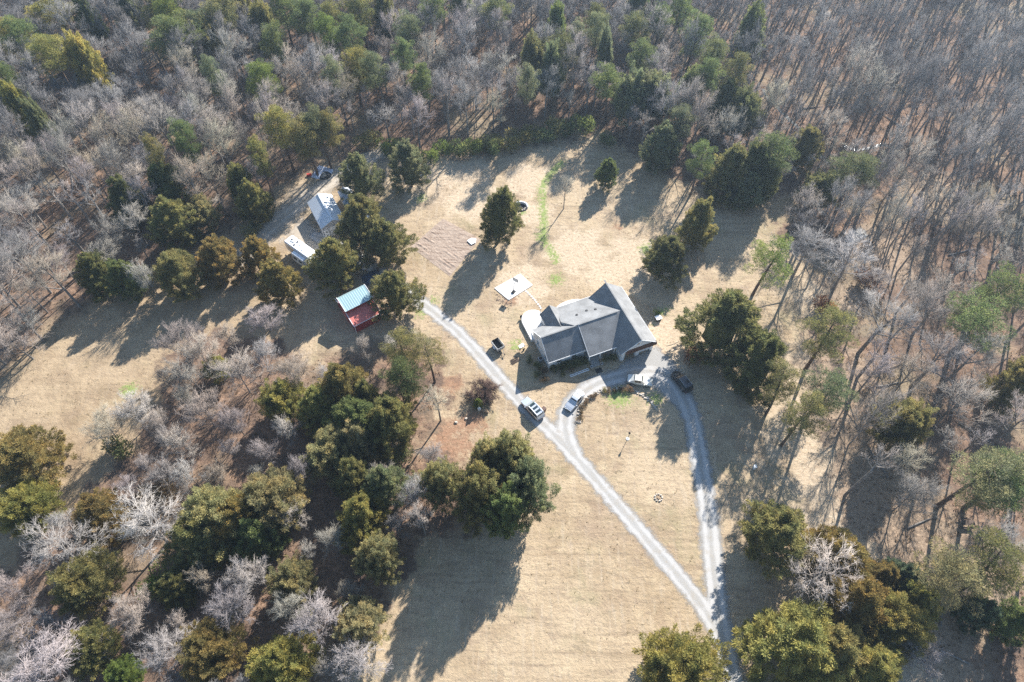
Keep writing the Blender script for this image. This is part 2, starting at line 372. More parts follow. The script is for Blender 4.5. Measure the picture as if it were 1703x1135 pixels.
def ground_mat():
    k = N('winter ground'); p = k.gen()
    z = k.sep(k.attr('zone')); alpha = k.attr('zone', 'Alpha')
    big = k.noise(0.05, p, 4, 0.6); mid = k.noise(0.28, p, 5, 0.65); fine = k.noise(1.6, p, 5, 0.7); tiny = k.noise(7, p, 3, 0.7)
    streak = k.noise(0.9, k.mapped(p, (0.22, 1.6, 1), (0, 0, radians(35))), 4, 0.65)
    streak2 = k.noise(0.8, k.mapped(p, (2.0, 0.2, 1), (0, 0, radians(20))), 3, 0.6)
    grass = k.mix(k.ramp(mid, 0.3, 0.7), (0.275, 0.198, 0.120), (0.395, 0.296, 0.185))
    grass = k.mix(k.ramp(big, 0.36, 0.62), grass, k.mix(0.5, grass, (0.50, 0.39, 0.262)))
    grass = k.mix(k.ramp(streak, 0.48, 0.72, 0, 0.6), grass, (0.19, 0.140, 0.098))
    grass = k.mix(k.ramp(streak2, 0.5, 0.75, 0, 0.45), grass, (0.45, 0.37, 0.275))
    grass = k.mix(k.ramp(fine, 0.5, 0.72, 0, 0.5), grass, (0.16, 0.135, 0.085))
    grass = k.mix(k.ramp(k.noise(0.55, p, 6, 0.72, 1.2), 0.5, 0.72, 0, 0.5), grass, (0.215, 0.155, 0.115))
    grass = k.mix(k.ramp(tiny, 0.52, 0.75, 0, 0.55), grass, (0.46, 0.38, 0.28))
    grass = k.mix(k.ramp(k.noise(0.12, p, 4, 0.65), 0.52, 0.7, 0, 0.35), grass, (0.20, 0.19, 0.095))
    grass = k.mix(k.ramp(k.noise(2.6, p, 4, 0.7), 0.5, 0.72, 0, 0.3), grass, (0.185, 0.14, 0.095))
    grass = k.mix(k.ramp(k.noise(0.085, p, 5, 0.7, 0.8), 0.5, 0.68, 0, 0.45), grass, (0.24, 0.165, 0.115))
    grass = k.mix(k.ramp(k.noise(0.2, k.mapped(p, (1, 1, 1), (0, 0, 1)), 5, 0.7, 0.6), 0.54, 0.70, 0, 0.5), grass, (0.48, 0.38, 0.245))
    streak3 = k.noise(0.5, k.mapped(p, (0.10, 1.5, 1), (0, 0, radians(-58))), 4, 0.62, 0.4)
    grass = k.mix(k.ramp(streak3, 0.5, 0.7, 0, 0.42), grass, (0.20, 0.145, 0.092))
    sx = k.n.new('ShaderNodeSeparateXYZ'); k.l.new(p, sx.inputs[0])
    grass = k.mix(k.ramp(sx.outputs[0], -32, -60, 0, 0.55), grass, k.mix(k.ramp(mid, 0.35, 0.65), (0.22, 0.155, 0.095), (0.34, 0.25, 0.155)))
    pale = k.mix(k.ramp(fine, 0.35, 0.7), (0.51, 0.41, 0.295), (0.385, 0.288, 0.192))
    pf = k.math('ADD', alpha, k.ramp(mid, 0.3, 0.7, -0.35, 0.2))
    c = k.mix(k.ramp(pf, 0.25, 0.75, 0, 0.8), grass, pale)
    of = k.math('ADD', z[2], k.ramp(mid, 0.3, 0.7, -0.35, 0.3))
    orange = k.mix(k.ramp(fine, 0.35, 0.7), (0.29, 0.155, 0.095), (0.22, 0.135, 0.085))
    c = k.mix(k.ramp(k.math('ADD', of, k.ramp(fine, .3, .7, -.25, .2)), 0.22, 0.8, 0, 0.88), c, orange)
    gf = k.math('ADD', z[1], k.ramp(fine, 0.3, 0.7, -0.45, 0.25))
    green = k.mix(k.ramp(tiny, 0.4, 0.7), (0.13, 0.20, 0.045), (0.30, 0.35, 0.11))
    c = k.mix(k.ramp(gf, 0.15, 0.75, 0, 0.85), c, green)
    litter = k.mix(k.ramp(fine, 0.35, 0.7), (0.15, 0.092, 0.062), (0.30, 0.195, 0.130))
    litter = k.mix(k.ramp(mid, 0.35, 0.65, 0, 0.85), litter, (0.10, 0.072, 0.056))
    litter = k.mix(k.ramp(tiny, 0.55, 0.72, 0, 0.6), litter, (0.42, 0.27, 0.17))
    litter = k.mix(k.ramp(big, 0.5, 0.66, 0, 0.5), litter, (0.30, 0.25, 0.16))
    litter = k.mix(k.ramp(pf, 0.2, 0.8, 0, 0.75), litter, k.mix(k.ramp(fine, 0.35, 0.7), (0.26, 0.19, 0.13), (0.40, 0.30, 0.21)))
    lf = k.math('ADD', z[0], k.ramp(mid, 0.25, 0.75, -0.2, 0.2))
    c = k.mix(k.ramp(lf, 0.4, 0.6), c, litter)
    h = k.math('ADD', k.math('MULTIPLY', fine, 0.7), k.math('MULTIPLY', tiny, 0.3))
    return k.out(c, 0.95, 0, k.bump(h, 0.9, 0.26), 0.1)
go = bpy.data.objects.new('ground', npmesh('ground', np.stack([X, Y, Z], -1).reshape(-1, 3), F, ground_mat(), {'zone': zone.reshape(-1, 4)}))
C.objects.link(go); tag(go, 'dry tan winter lawn and leaf covered woodland floor', None, None, 'structure')

# ------------------------------------------------------------------ gravel drive: one sheet, ragged at its edges
MAIN = P2([(1240, 1180), (1222, 1135), (1207, 1085), (1185, 1032), (1150, 985), (1100, 925), (1040, 855), (988, 795), (950, 752), (925, 726), (900, 703), (872, 675), (840, 640), (805, 600), (770, 560), (735, 530), (705, 507), (680, 488), (655, 468), (625, 448), (590, 425), (555, 405), (525, 393)])
LOOP = P2([(955, 758), (940, 722), (940, 692), (955, 665), (985, 642), (1020, 629), (1060, 618), (1100, 618), (1128, 640), (1150, 690), (1160, 740), (1170, 800), (1179, 860), (1184, 920), (1190, 975), (1196, 1030), (1207, 1090)])
APRON = P2([(1030, 612), (1042, 598), (1092, 578), (1118, 600), (1150, 650), (1168, 700), (1148, 735), (1128, 680), (1095, 648), (1060, 632)])
ml, ll = smooth_line(MAIN), smooth_line(LOOP)
def gravel_sheet(name, fn, x0, x1, y0, y1, step, z, m, label):
    gx, gy = np.meshgrid(np.arange(x0, x1, step), np.arange(y0, y1, step))
    e, c = fn(gx, gy)
    ix = np.arange(gx.size).reshape(gx.shape)
    Fq = np.stack([ix[:-1, :-1], ix[:-1, 1:], ix[1:, 1:], ix[1:, :-1]], -1).reshape(-1, 4)
    keep = (e.ravel()[Fq] > -0.9).any(1); Fq = Fq[keep]
    u, inv = np.unique(Fq, return_inverse=True); Fq = inv.reshape(-1, 4)
    V = np.stack([gx.ravel()[u], gy.ravel()[u], np.full(len(u), z)], -1)
    a = np.stack([np.clip(e.ravel()[u] / 4 + .5, 0, 1), np.clip(c.ravel()[u] / 6, 0, 1), np.zeros(len(u)), np.ones(len(u))], -1)
    o = bpy.data.objects.new(name, npmesh(name, V, Fq, m, {'edge': a})); C.objects.link(o)
    return tag(o, label, None, None, 'structure')
def gravel_mat(name, base, worn, rag=0.35, soft=0.25):
    k = N(name); p = k.gen(); z = k.sep(k.attr('edge'))
    e = k.math('MULTIPLY', k.math('SUBTRACT', z[0], 0.5), 4.0)
    n = k.math('ADD', k.ramp(k.noise(0.7, p, 4, 0.6), 0.25, 0.75, -rag, rag), k.ramp(k.noise(5, p, 3, 0.6), 0.25, 0.75, -rag * .6, rag * .6))
    a = k.ramp(k.math('ADD', e, n), -soft, soft)
    lat = k.math('MULTIPLY', z[1], 6.0)
    tr = k.math('ABSOLUTE', k.math('SUBTRACT', lat, 0.8))
    trk = k.ramp(k.math('ADD', tr, k.ramp(k.noise(0.4, p, 3), .3, .7, -.15, .15)), 0.1, 0.6, 1, 0)
    f = k.noise(9, p, 4, 0.75)
    c = k.mix(k.ramp(f, 0.3, 0.72), tuple(x * 0.72 for x in base), tuple(x * 1.15 for x in base))
    c = k.mix(k.math('MULTIPLY', trk, 0.55), c, worn)
    c = k.mix(k.ramp(k.noise(0.5, p, 5, 0.65), 0.5, 0.75, 0, 0.5), c, (0.30, 0.25, 0.19))
    ctr = k.ramp(lat, 0.0, 0.35, 0.35, 0)
    c = k.mix(k.math('MULTIPLY', ctr, k.ramp(k.noise(0.8, p, 4), .4, .65)), c, (0.27, 0.22, 0.15))
    return k.out(c, 0.95, 0, k.bump(f, 0.5, 0.06), 0.1, alpha=a)
def f_drive(x, y):
    dm, dl = ldist(ml, x, y), ldist(ll, x, y)
    e = np.maximum.reduce([1.32 - dm, 1.65 - dl, sdist(APRON, x, y)]); return e, np.minimum(dm, dl)
M['gravel'] = gravel_mat('pale grey gravel', (0.335, 0.32, 0.298), (0.47, 0.452, 0.43), 0.35, 0.55)
gravel_sheet('gravel_driveway', f_drive, -52, 50, 8, 100, 0.4, 0.012, M['gravel'], 'pale grey gravel driveway looping in front of the house')
LANE = smooth_line(P2([(640, 250), (590, 275), (545, 305), (505, 335), (465, 365), (430, 400), (405, 430)]))
PAD = P2([(470, 400), (505, 362), (545, 395), (600, 420), (590, 445), (545, 430), (520, 425), (490, 420)])
def f_lane(x, y):
    d = ldist(LANE, x, y); return np.maximum(2.3 - d, sdist(PAD, x, y)), d
M['sandy'] = gravel_mat('sandy packed lane', (0.40, 0.34, 0.27), (0.46, 0.41, 0.345), 0.9, 0.7)
gravel_sheet('sandy_lane', f_lane, -75, -20, 82, 135, 0.5, 0.006, M['sandy'], 'sandy vehicle lane beside the grey metal shed')
SLAB = P2([(1404, 402), (1412, 384), (1432, 378), (1444, 392), (1430, 402), (1418, 405)])
gravel_sheet('gravel_clearing', lambda x, y: (sdist(SLAB, x, y), np.full(x.shape, 5.0)), 60, 90, 85, 120, 0.5, 0.009, M['gravel'], 'small pale gravel clearing among the right hand trees')

# ------------------------------------------------------------------ creek in the upper right woods
def water_mat(nm, rough):
    k = N(nm); n = k.noise(3.0, k.gen(), 3)
    return k.out((0.02, 0.025, 0.025), rough, 0, k.bump(n, 0.35, 0.05), 0.6)
M['water'] = water_mat('still stream water', 0.1); M['mud_water'] = water_mat('muddy creek water', 0.75)
def ribbon(name, pts, wd, z, m, label, step=0.8, jit=0.35, seed=1):
    L = smooth_line(P2(pts), 3); rg = random.Random(seed); vs = []; fs = []
    for i, p in enumerate(L):
        q = L[min(i + 1, len(L) - 1)] - L[max(i - 1, 0)]; q = q / (np.linalg.norm(q) + 1e-9); n = np.array([-q[1], q[0]])
        a, b = wd * (1 + rg.uniform(-jit, jit)) / 2, wd * (1 + rg.uniform(-jit, jit)) / 2
        vs += [(*(p + n * a), z), (*(p - n * b), z)]
        if i: fs.append((2 * i - 2, 2 * i - 1, 2 * i + 1, 2 * i))
    b = MB(); b.add(vs, fs); o = b.build(name, m); return tag(o, label, None, None, 'structure')
ribbon('creek', [(1268, 148), (1280, 168), (1296, 182), (1318, 205), (1340, 222), (1352, 245), (1372, 268), (1392, 285), (1408, 292)], 0.9, 0.02, M['mud_water'], 'narrow dark creek through the hillside woods')
ribbon('stream', [(1404, 243), (1416, 248), (1426, 250), (1440, 248), (1452, 246), (1462, 241), (1475, 243), (1488, 246)], 0.8, 0.02, M['water'], 'sunlit stream glinting in the woods at upper right', seed=4)

# ------------------------------------------------------------------ air: thin winter haze
def haze_box():
    b = MB(); b.box((0, 0, 54.5), (5800, 5800, 111)); k = N('thin haze'); v = k.n.new('ShaderNodeVolumePrincipled'); o_ = k.n.new('ShaderNodeOutputMaterial')
    v.inputs['Color'].default_value = (0.62, 0.80, 1.0, 1); v.inputs['Density'].default_value = 0.00028; v.inputs['Anisotropy'].default_value = 0.45
    k.l.new(v.outputs[0], o_.inputs['Volume']); tag(b.build('haze', k.m), 'thin pale winter haze over the woods', None, None, 'stuff')
haze_box()
# ------------------------------------------------------------------ trees: meshes
def kites(P, D, L, Wd, tipv, rnd, rs):
    """leaf sprays: root P, direction D, length L, width Wd -> kite of two triangles each"""
    n = len(P); r = rs.normal(size=(n, 3)); S = np.cross(D, r); S /= np.linalg.norm(S, axis=1, keepdims=True) + 1e-9
    L = L[:, None]; Wd = Wd[:, None]; bend = np.cross(S, D) * L * 0.12
    V = np.stack([P, P + D * L * .5 + S * Wd / 2 + bend, P + D * L, P + D * L * .5 - S * Wd / 2 + bend], 1).reshape(-1, 3)
    b = np.arange(n)[:, None] * 4
    F = np.concatenate([b + [0, 1, 2], b + [0, 2, 3]], 1).reshape(-1, 3)
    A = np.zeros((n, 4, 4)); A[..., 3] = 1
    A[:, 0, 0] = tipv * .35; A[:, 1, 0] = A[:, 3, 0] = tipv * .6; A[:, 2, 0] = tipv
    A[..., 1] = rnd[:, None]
    return V, F, A.reshape(-1, 4)
def unit(v): return v / (np.linalg.norm(v, axis=-1, keepdims=True) + 1e-9)
def clump_sprays(centers, rad, count, rs, up=0.5, L=(.35, .65), Wd=(.14, .24), flat=1.0, outc=None, spread=0.5):
    Ps, Ds, tp, rn = [], [], [], []
    for i, (c, r) in enumerate(zip(centers, rad)):
        n = max(8, int(count * (r / np.mean(rad)) ** 2)); d = unit(rs.normal(size=(n, 3)))
        if outc is not None:
            o = unit(np.array([c - outc]))[0]; d = unit(d + 0.75 * o)
        rr = r * rs.uniform(.45, 1.0, n) ** .6
        off = d * rr[:, None]; off[:, 2] *= flat
        D = unit(d + np.array([0, 0, up]) + spread * rs.normal(size=(n, 3)))
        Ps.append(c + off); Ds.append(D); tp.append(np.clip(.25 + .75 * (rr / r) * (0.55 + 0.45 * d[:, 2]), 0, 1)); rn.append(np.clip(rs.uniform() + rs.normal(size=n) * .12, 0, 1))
    P = np.concatenate(Ps); D = np.concatenate(Ds); n = len(P)
    return kites(P, D, rs.uniform(*L, n), rs.uniform(*Wd, n), np.concatenate(tp), np.concatenate(rn), rs)
def plume_sprays(cs, axis_, rad, count, rs, up, L, Wd):
    """feathery sprays set along upswept plumes that grow out of the crown"""
    Ps, Ds, tp, rn = [], [], [], []
    for c, r in zip(cs, rad):
        o = c - axis_; o[2] *= .55; o = unit(o[None])[0]
        d = unit((o * .8 + [0, 0, up] + rs.normal(size=3) * .28)[None])[0]; l = r * rs.uniform(1.9, 3.4); n = max(20, int(count * r * 1.4))
        u = rs.uniform(0, 1, n) ** .8; rd_ = unit(rs.normal(size=(n, 3))); rd_ -= (rd_ @ d)[:, None] * d
        wdt = r * (.62 * np.sin(pi * (.18 + .78 * u)) ** .8)
        P = c - d * l * .35 + d * (l * u)[:, None] + rd_ * (wdt * rs.uniform(.3, 1, n) ** .5)[:, None]
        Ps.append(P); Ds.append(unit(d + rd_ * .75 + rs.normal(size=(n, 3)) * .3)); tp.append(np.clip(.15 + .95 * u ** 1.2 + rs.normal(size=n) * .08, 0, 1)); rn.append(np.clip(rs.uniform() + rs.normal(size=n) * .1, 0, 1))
    P = np.concatenate(Ps); D = np.concatenate(Ds); n = len(P)
    return kites(P, D, rs.uniform(*L, n), rs.uniform(*Wd, n), np.concatenate(tp), np.concatenate(rn), rs)
def cedar_meshes(seed, H=10.0, R=2.9, pointy=0.5, low=0.07, count=215, ncl=300, heads=1):
    rs = np.random.RandomState(seed); cs, rd = [], []; ph = rs.uniform(0, 6.28, 3); lean = rs.uniform(-.5, .5, 2)
    HD = [(0, 0, 1, 1)] if heads == 1 else [(R * .36 * cos(2.4 * j + ph[0]) * rs.uniform(.4, 1.1), R * .36 * sin(2.4 * j + ph[0]) * rs.uniform(.4, 1.1), rs.uniform(.72, 1.0), rs.uniform(.5, .78)) for j in range(heads)]
    for i in range(ncl):
        t = rs.uniform(0.0, 1.0) ** 0.95
        prof = (np.sin(pi * np.clip(.10 + .90 * t, 0, 1) ** (.62)) ** pointy) if t < .93 else .28
        a = i * 2.39996 + rs.uniform(-.4, .4)
        lump = 1 + .16 * sin(2 * a + ph[0] + 3 * t) + .12 * sin(3 * a + ph[1] - 5 * t) + .10 * sin(5 * a + ph[2] + 7 * t)
        q = R * prof * rs.uniform(.55, 1.0) * lump
        hx, hy, hh, hs = HD[rs.randint(len(HD))]; q *= hs
        cs.append([hx + q * cos(a) + lean[0] * t, hy + q * sin(a) + lean[1] * t, H * (low + (hh - low) * t * .95 * rs.uniform(.94, 1.05))]); rd.append((.27 + .34 * rs.uniform() ** 1.5) * R / 2.9)
    cs = np.array(cs); axis_ = np.array([0, 0, H * .30])
    V, F, A = plume_sprays(cs, axis_, rd, count, rs, .95 if heads == 1 else .75, (.14, .40), (.035, .085))
    # dense inner growth so that the crown is opaque
    n = 8; rings = []
    for t in ((0.12, .3, .5, .7, .86) if heads == 1 else (.1, .2, .32, .45, .55)):
        pr = R * (.50 if heads == 1 else .42) * np.sin(pi * (.10 + .90 * t) ** .62) ** pointy
        rings.append([(pr * rs.uniform(.7, 1.15) * cos(2 * pi * j / n), pr * rs.uniform(.7, 1.15) * sin(2 * pi * j / n), H * (low + (1 - low) * t)) for j in range(n)])
    b = MB(); b.loft(rings); base = len(V); iv = np.array(b.v); tri = []
    for f in b.f: tri += [(f[0], f[j], f[j + 1]) for j in range(1, len(f) - 1)]
    V = np.concatenate([V, iv]); F = np.concatenate([F, np.array(tri) + base])
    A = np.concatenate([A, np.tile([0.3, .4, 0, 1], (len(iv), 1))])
    t = MB(); t.path([(0, 0, -.1), (rs.uniform(-.1, .1), rs.uniform(-.1, .1), H * .3), (0, 0, H * .85)], [.24, .17, .04], 7)
    for j in range(6):
        a = rs.uniform(0, 6.28); z = H * rs.uniform(.12, .5); t.tube((0, 0, z), (R * .6 * cos(a), R * .6 * sin(a), z + .8), .06, .02, 4)
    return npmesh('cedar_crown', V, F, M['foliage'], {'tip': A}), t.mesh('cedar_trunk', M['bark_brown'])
def pine_meshes(seed, H=16.0, R=3.0, start=.45, dens=1.0, nb=26, curve=.6, cnt=210):
    rs = np.random.RandomState(seed); t = MB(); lean = rs.uniform(-curve, curve, 2)
    def ax(z): q = (z / H) ** 1.6; return np.array([lean[0] * q * 1.6, lean[1] * q * 1.6, z])
    zs = [-.1, H * .2, H * .4, H * .6, H * .8, H * .96]; t.path([tuple(ax(max(z, 0)) + [0, 0, min(z, 0)]) for z in zs], [.27, .22, .18, .14, .09, .03], 7)
    cs, rd = [], []
    for i in range(nb):
        u = (i + rs.uniform(0, 1)) / nb; z = H * (start + (1 - start) * u * .97); a = i * 2.39996 + rs.uniform(-.6, .6)
        ln = R * (np.sin(pi * (.22 + .72 * u)) ** .8) * rs.uniform(.6, 1.1); o = ax(z); rise = rs.uniform(.05, .45) * ln
        e = o + np.array([ln * cos(a), ln * sin(a), rise]); t.tube(tuple(o), tuple(e), .07 * (1.2 - u), .02, 4)
        for f in ((.45, .75, 1.0) if ln > 1.4 else (.7, 1.0)):
            if rs.uniform() > dens: continue
            c = o + (e - o) * f + rs.normal(size=3) * .28; cs.append(c); rd.append(rs.uniform(.55, .95))
    cs.append(ax(H * .97)); rd.append(.6)
    V, F, A = clump_sprays(np.array(cs), rd, cnt, rs, up=.55, L=(.16, .40), Wd=(.035, .075), flat=.75, spread=.4)
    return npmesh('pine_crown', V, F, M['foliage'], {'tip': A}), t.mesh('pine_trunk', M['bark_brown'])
def bare_meshes(seed, H=15.0, R=4.2, fork=.32, n1=7, n2=7, n3=6, n4=5, lean=.5, tm='bark_grey', up=.45, tw=1.0):
    """trunk with main limbs, and a crown of branches down to single twigs"""
    rs = np.random.RandomState(seed); t = MB()
    TV, TF = [], []; cnt = [0]
    def spikes(P, D, L, r):
        n = len(P); a = unit(np.cross(D, rs.normal(size=(n, 3)))); b = np.cross(D, a)
        L = L[:, None]; r = r[:, None]; tip = P + D * L + (rs.normal(size=(n, 3)) * .06 + [0, 0, .05]) * L
        V = np.stack([P + a * r, P + (-a * .5 + b * .87) * r, P + (-a * .5 - b * .87) * r, tip], 1).reshape(-1, 3)
        k = np.arange(n)[:, None] * 4; F_ = np.concatenate([k + [0, 1, 3], k + [1, 2, 3], k + [2, 0, 3]], 1).reshape(-1, 3)
        TV.append(V); TF.append(F_ + cnt[0]); cnt[0] += len(V)
    lx = rs.uniform(-lean, lean, 2)
    top = np.array([lx[0] * 2, lx[1] * 2, H * .80]); pts = [np.array([0, 0, -.1]), np.array([lx[0] * .3, lx[1] * .3, H * fork]), np.array([lx[0], lx[1], H * .58]), top]
    t.path([tuple(p) for p in pts], [.25 * H / 15, .19 * H / 15, .12 * H / 15, .04], 7)
    def onaxis(z):
        for a, b in zip(pts[:-1], pts[1:]):
            if z <= b[2]: return a + (b - a) * ((z - a[2]) / (b[2] - a[2]))
        return top
    limbs = []
    for i in range(n1):
        u = (i + rs.uniform(.1, .9)) / n1; z = H * (fork + (.74 - fork) * u); a = i * 2.39996 + rs.uniform(-.5, .5)
        el = radians(rs.uniform(28, 50) + 22 * u); ln = R * (1.22 - .45 * u) * rs.uniform(.8, 1.1)
        d = np.array([cos(a) * cos(el), sin(a) * cos(el), sin(el)]); o = onaxis(z)
        mid = o + d * ln * .5; e = mid + unit(d + [0, 0, .35 * up]) * ln * .5
        r0 = .10 * (1.25 - .6 * u) * H / 15; t.path([tuple(o), tuple(mid), tuple(e)], [r0, r0 * .65, .025], 5)
        limbs.append((o, mid, e))
    limbs.append((pts[2], (pts[2] + top) / 2, top + [0, 0, H * .08]))
    for o, mid, e in limbs:
        for j in range(n2):
            f = .25 + .75 * (j + rs.uniform(.2, .8)) / n2
            p = o + (mid - o) * f * 2 if f < .5 else mid + (e - mid) * (f - .5) * 2
            d = unit(unit(e - o) + rs.normal(size=3) * .55 + [0, 0, .25 * up]); ln = R * rs.uniform(.34, .58) * (1.15 - .35 * f)
            spikes(p[None], d[None], np.array([ln]), np.array([.035]))
            n = n3; ff = rs.uniform(.25, 1, n); P3 = p + d * ln * ff[:, None]
            D3 = unit(d + rs.normal(size=(n, 3)) * .55 + [0, 0, .2 * up]); L3 = R * rs.uniform(.18, .36, n)
            spikes(P3, D3, L3, np.full(n, .020))
            m_ = n4; k = np.repeat(np.arange(n), m_); f4 = rs.uniform(.15, 1, n * m_)
            P4 = P3[k] + D3[k] * (L3[k] * f4)[:, None]; D4 = unit(D3[k] + rs.normal(size=(n * m_, 3)) * .5 + [0, 0, .18 * up])
            spikes(P4, D4, R * rs.uniform(.10, .22, n * m_), np.full(n * m_, .0125 * tw))
            k5 = np.repeat(np.arange(n * m_), 2); L4 = R * .16; f5 = rs.uniform(.2, .9, len(k5))
            P5 = P4[k5] + D4[k5] * (L4 * f5)[:, None]; D5 = unit(D4[k5] + rs.normal(size=(len(k5), 3)) * .6 + [0, 0, .15])
            spikes(P5, D5, R * rs.uniform(.06, .14, len(k5)), np.full(len(k5), .010 * tw))
    return npmesh('bare_crown', np.concatenate(TV), np.concatenate(TF), M['twigs']), t.mesh('bare_trunk', M[tm])
def bush_meshes(seed, H=2.2, R=1.3, count=110):
    rs = np.random.RandomState(seed); cs = np.array([[rs.uniform(-.7, .7) * R, rs.uniform(-.7, .7) * R, H * rs.uniform(.25, .8)] for _ in range(9)])
    V, F, A = clump_sprays(cs, rs.uniform(.45, .8, 9) * R / 1.3, count, rs, up=.6, L=(.2, .42), Wd=(.07, .15), flat=1.0)
    t = MB()
    for j in range(5):
        a = rs.uniform(0, 6.28); t.tube((0, 0, -.05), (R * .5 * cos(a), R * .5 * sin(a), H * .6), .04, .015, 4)
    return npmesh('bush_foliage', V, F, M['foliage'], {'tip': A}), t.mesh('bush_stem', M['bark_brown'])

CEDAR = [cedar_meshes(11 + i, 10.0, 2.9, [.55, .75, .6, .9, .65, .5][i], [.06, .10, .08, .05, .14, .03][i]) for i in range(6)]
PINE = [pine_meshes(31 + i, 16.0, 3.0, [.42, .5, .36, .55, .45][i], 1.0, [28, 24, 30, 22, 26][i]) for i in range(5)]
THIN = [pine_meshes(51 + i, 16.0, 3.4, [.42, .5, .46, .38][i], .8, [24, 20, 22, 26][i], 1.2, 190) for i in range(4)]
ROUND = [cedar_meshes(71 + i, 9.0, 3.8, [.55, .5, .6][i], [.2, .16, .22][i], 200, 340, [6, 5, 7][i]) for i in range(3)]      # broad open evergreen
BARE = [bare_meshes(91 + i, 15.0, 4.2, [.32, .26, .4, .3, .36, .22, .42, .34][i], [7, 8, 6, 7, 6, 9, 6, 7][i]) for i in range(8)]
SMALLBARE = [bare_meshes(111 + i, 6.5, 3.3, [.12, .16, .1, .2][i], 9, 7, 6, 5, .4, up=.7) for i in range(4)]
WHITE = [bare_meshes(131 + i, 11.0, 4.4, [.22, .3][i], 8, 6, 6, 4, .6, up=.5, tw=1.3) for i in range(2)]
SLIM = [bare_meshes(141 + i, 17.0, 2.7, [.42, .5, .36, .46, .55][i], [7, 6, 8, 7, 6][i], 5, 4, 4, .7, up=.75) for i in range(5)]
BUSH = [bush_meshes(151 + i) for i in range(4)]
KIND = {'C': (CEDAR, 'cedar_tree', 10.0, 2.9), 'P': (PINE, 'pine_tree', 16.0, 3.0), 'S': (THIN, 'thin_pine_tree', 16.0, 3.4), 'R': (ROUND, 'evergreen_tree', 9.0, 3.8),
        'B': (BARE, 'bare_tree', 15.0, 4.2), 'b': (SMALLBARE, 'bare_tree', 6.5, 3.3), 'w': (WHITE, 'bare_tree', 11.0, 4.4), 'T': (SLIM, 'bare_tree', 17.0, 2.7), 'U': (BUSH, 'bush', 2.2, 1.5)}
CZ = {'C': .5, 'P': .72, 'S': .72, 'R': .55, 'B': .64, 'b': .6, 'w': .6, 'T': .7, 'U': .5}
HR = {'C': 1.9, 'P': 0, 'S': 0, 'R': 1.35, 'B': 0, 'b': 1.15, 'w': 1.5, 'U': .9}       # height from crown width
TINT = {'o': (0.232, 0.218, 0.108), 'd': (0.168, 0.178, 0.092), 'g': (0.165, 0.203, 0.095), 'y': (0.280, 0.265, 0.105), 'n': (0.248, 0.200, 0.092),
        'r': (0.20, 0.095, 0.060), 'G': (0.190, 0.215, 0.145), 's': (0.120, 0.168, 0.140), 't': (0.32, 0.28, 0.185), 'v': (0.190, 0.240, 0.080), 'p': (0.285, 0.270, 0.165),
        '0': (0.29, 0.272, 0.255), '1': (0.365, 0.348, 0.322), '2': (0.305, 0.275, 0.258), '3': (0.34, 0.310, 0.255), '4': (0.21, 0.155, 0.12), '5': (0.30, 0.283, 0.262)}
rng = random.Random(7)
BASES = []
TREES = []
def plant(kind, x, y, h, r, tint, label, group=None, cat=None, rot=None):
    lib, nm, H0, R0 = KIND[kind]; i = rng.randrange(len(lib)); cm, tm = lib[i]
    cat = cat or ('bush' if kind == 'U' else 'tree')
    e = empty(nm, (x, y, 0), rng.uniform(0, 6.28) if rot is None else rot, label, cat, group)
    e.scale = (r / R0, r / R0 * rng.uniform(.93, 1.07), h / H0)
    c = bpy.data.objects.new('foliage' if kind == 'U' else 'crown', cm); C.objects.link(c); c.parent = e
    t = bpy.data.objects.new('stem' if kind == 'U' else 'trunk', tm); C.objects.link(t); t.parent = e
    b = TINT[tint]; f = rng.uniform(.88, 1.12); c.color = (b[0] * f * rng.uniform(.94, 1.06), b[1] * f, b[2] * f * rng.uniform(.92, 1.08), 1)
    BASES.append((x, y, r, kind)); TREES.append((kind, x, y, h, r)); return e
def at_crown(kind, px, py, rpx, h=None):
    """ground point, height and radius of the tree whose crown shows round (px, py)"""
    hh = h or 8.0
    for _ in range(4):
        p = G(px, py, hh * CZ[kind]); r = rpx * dist(p) / FPX
        hh = h or min(15.0, max(1.2, HR[kind] * 2 * r if HR[kind] else 16))
    return p.x, p.y, hh, r
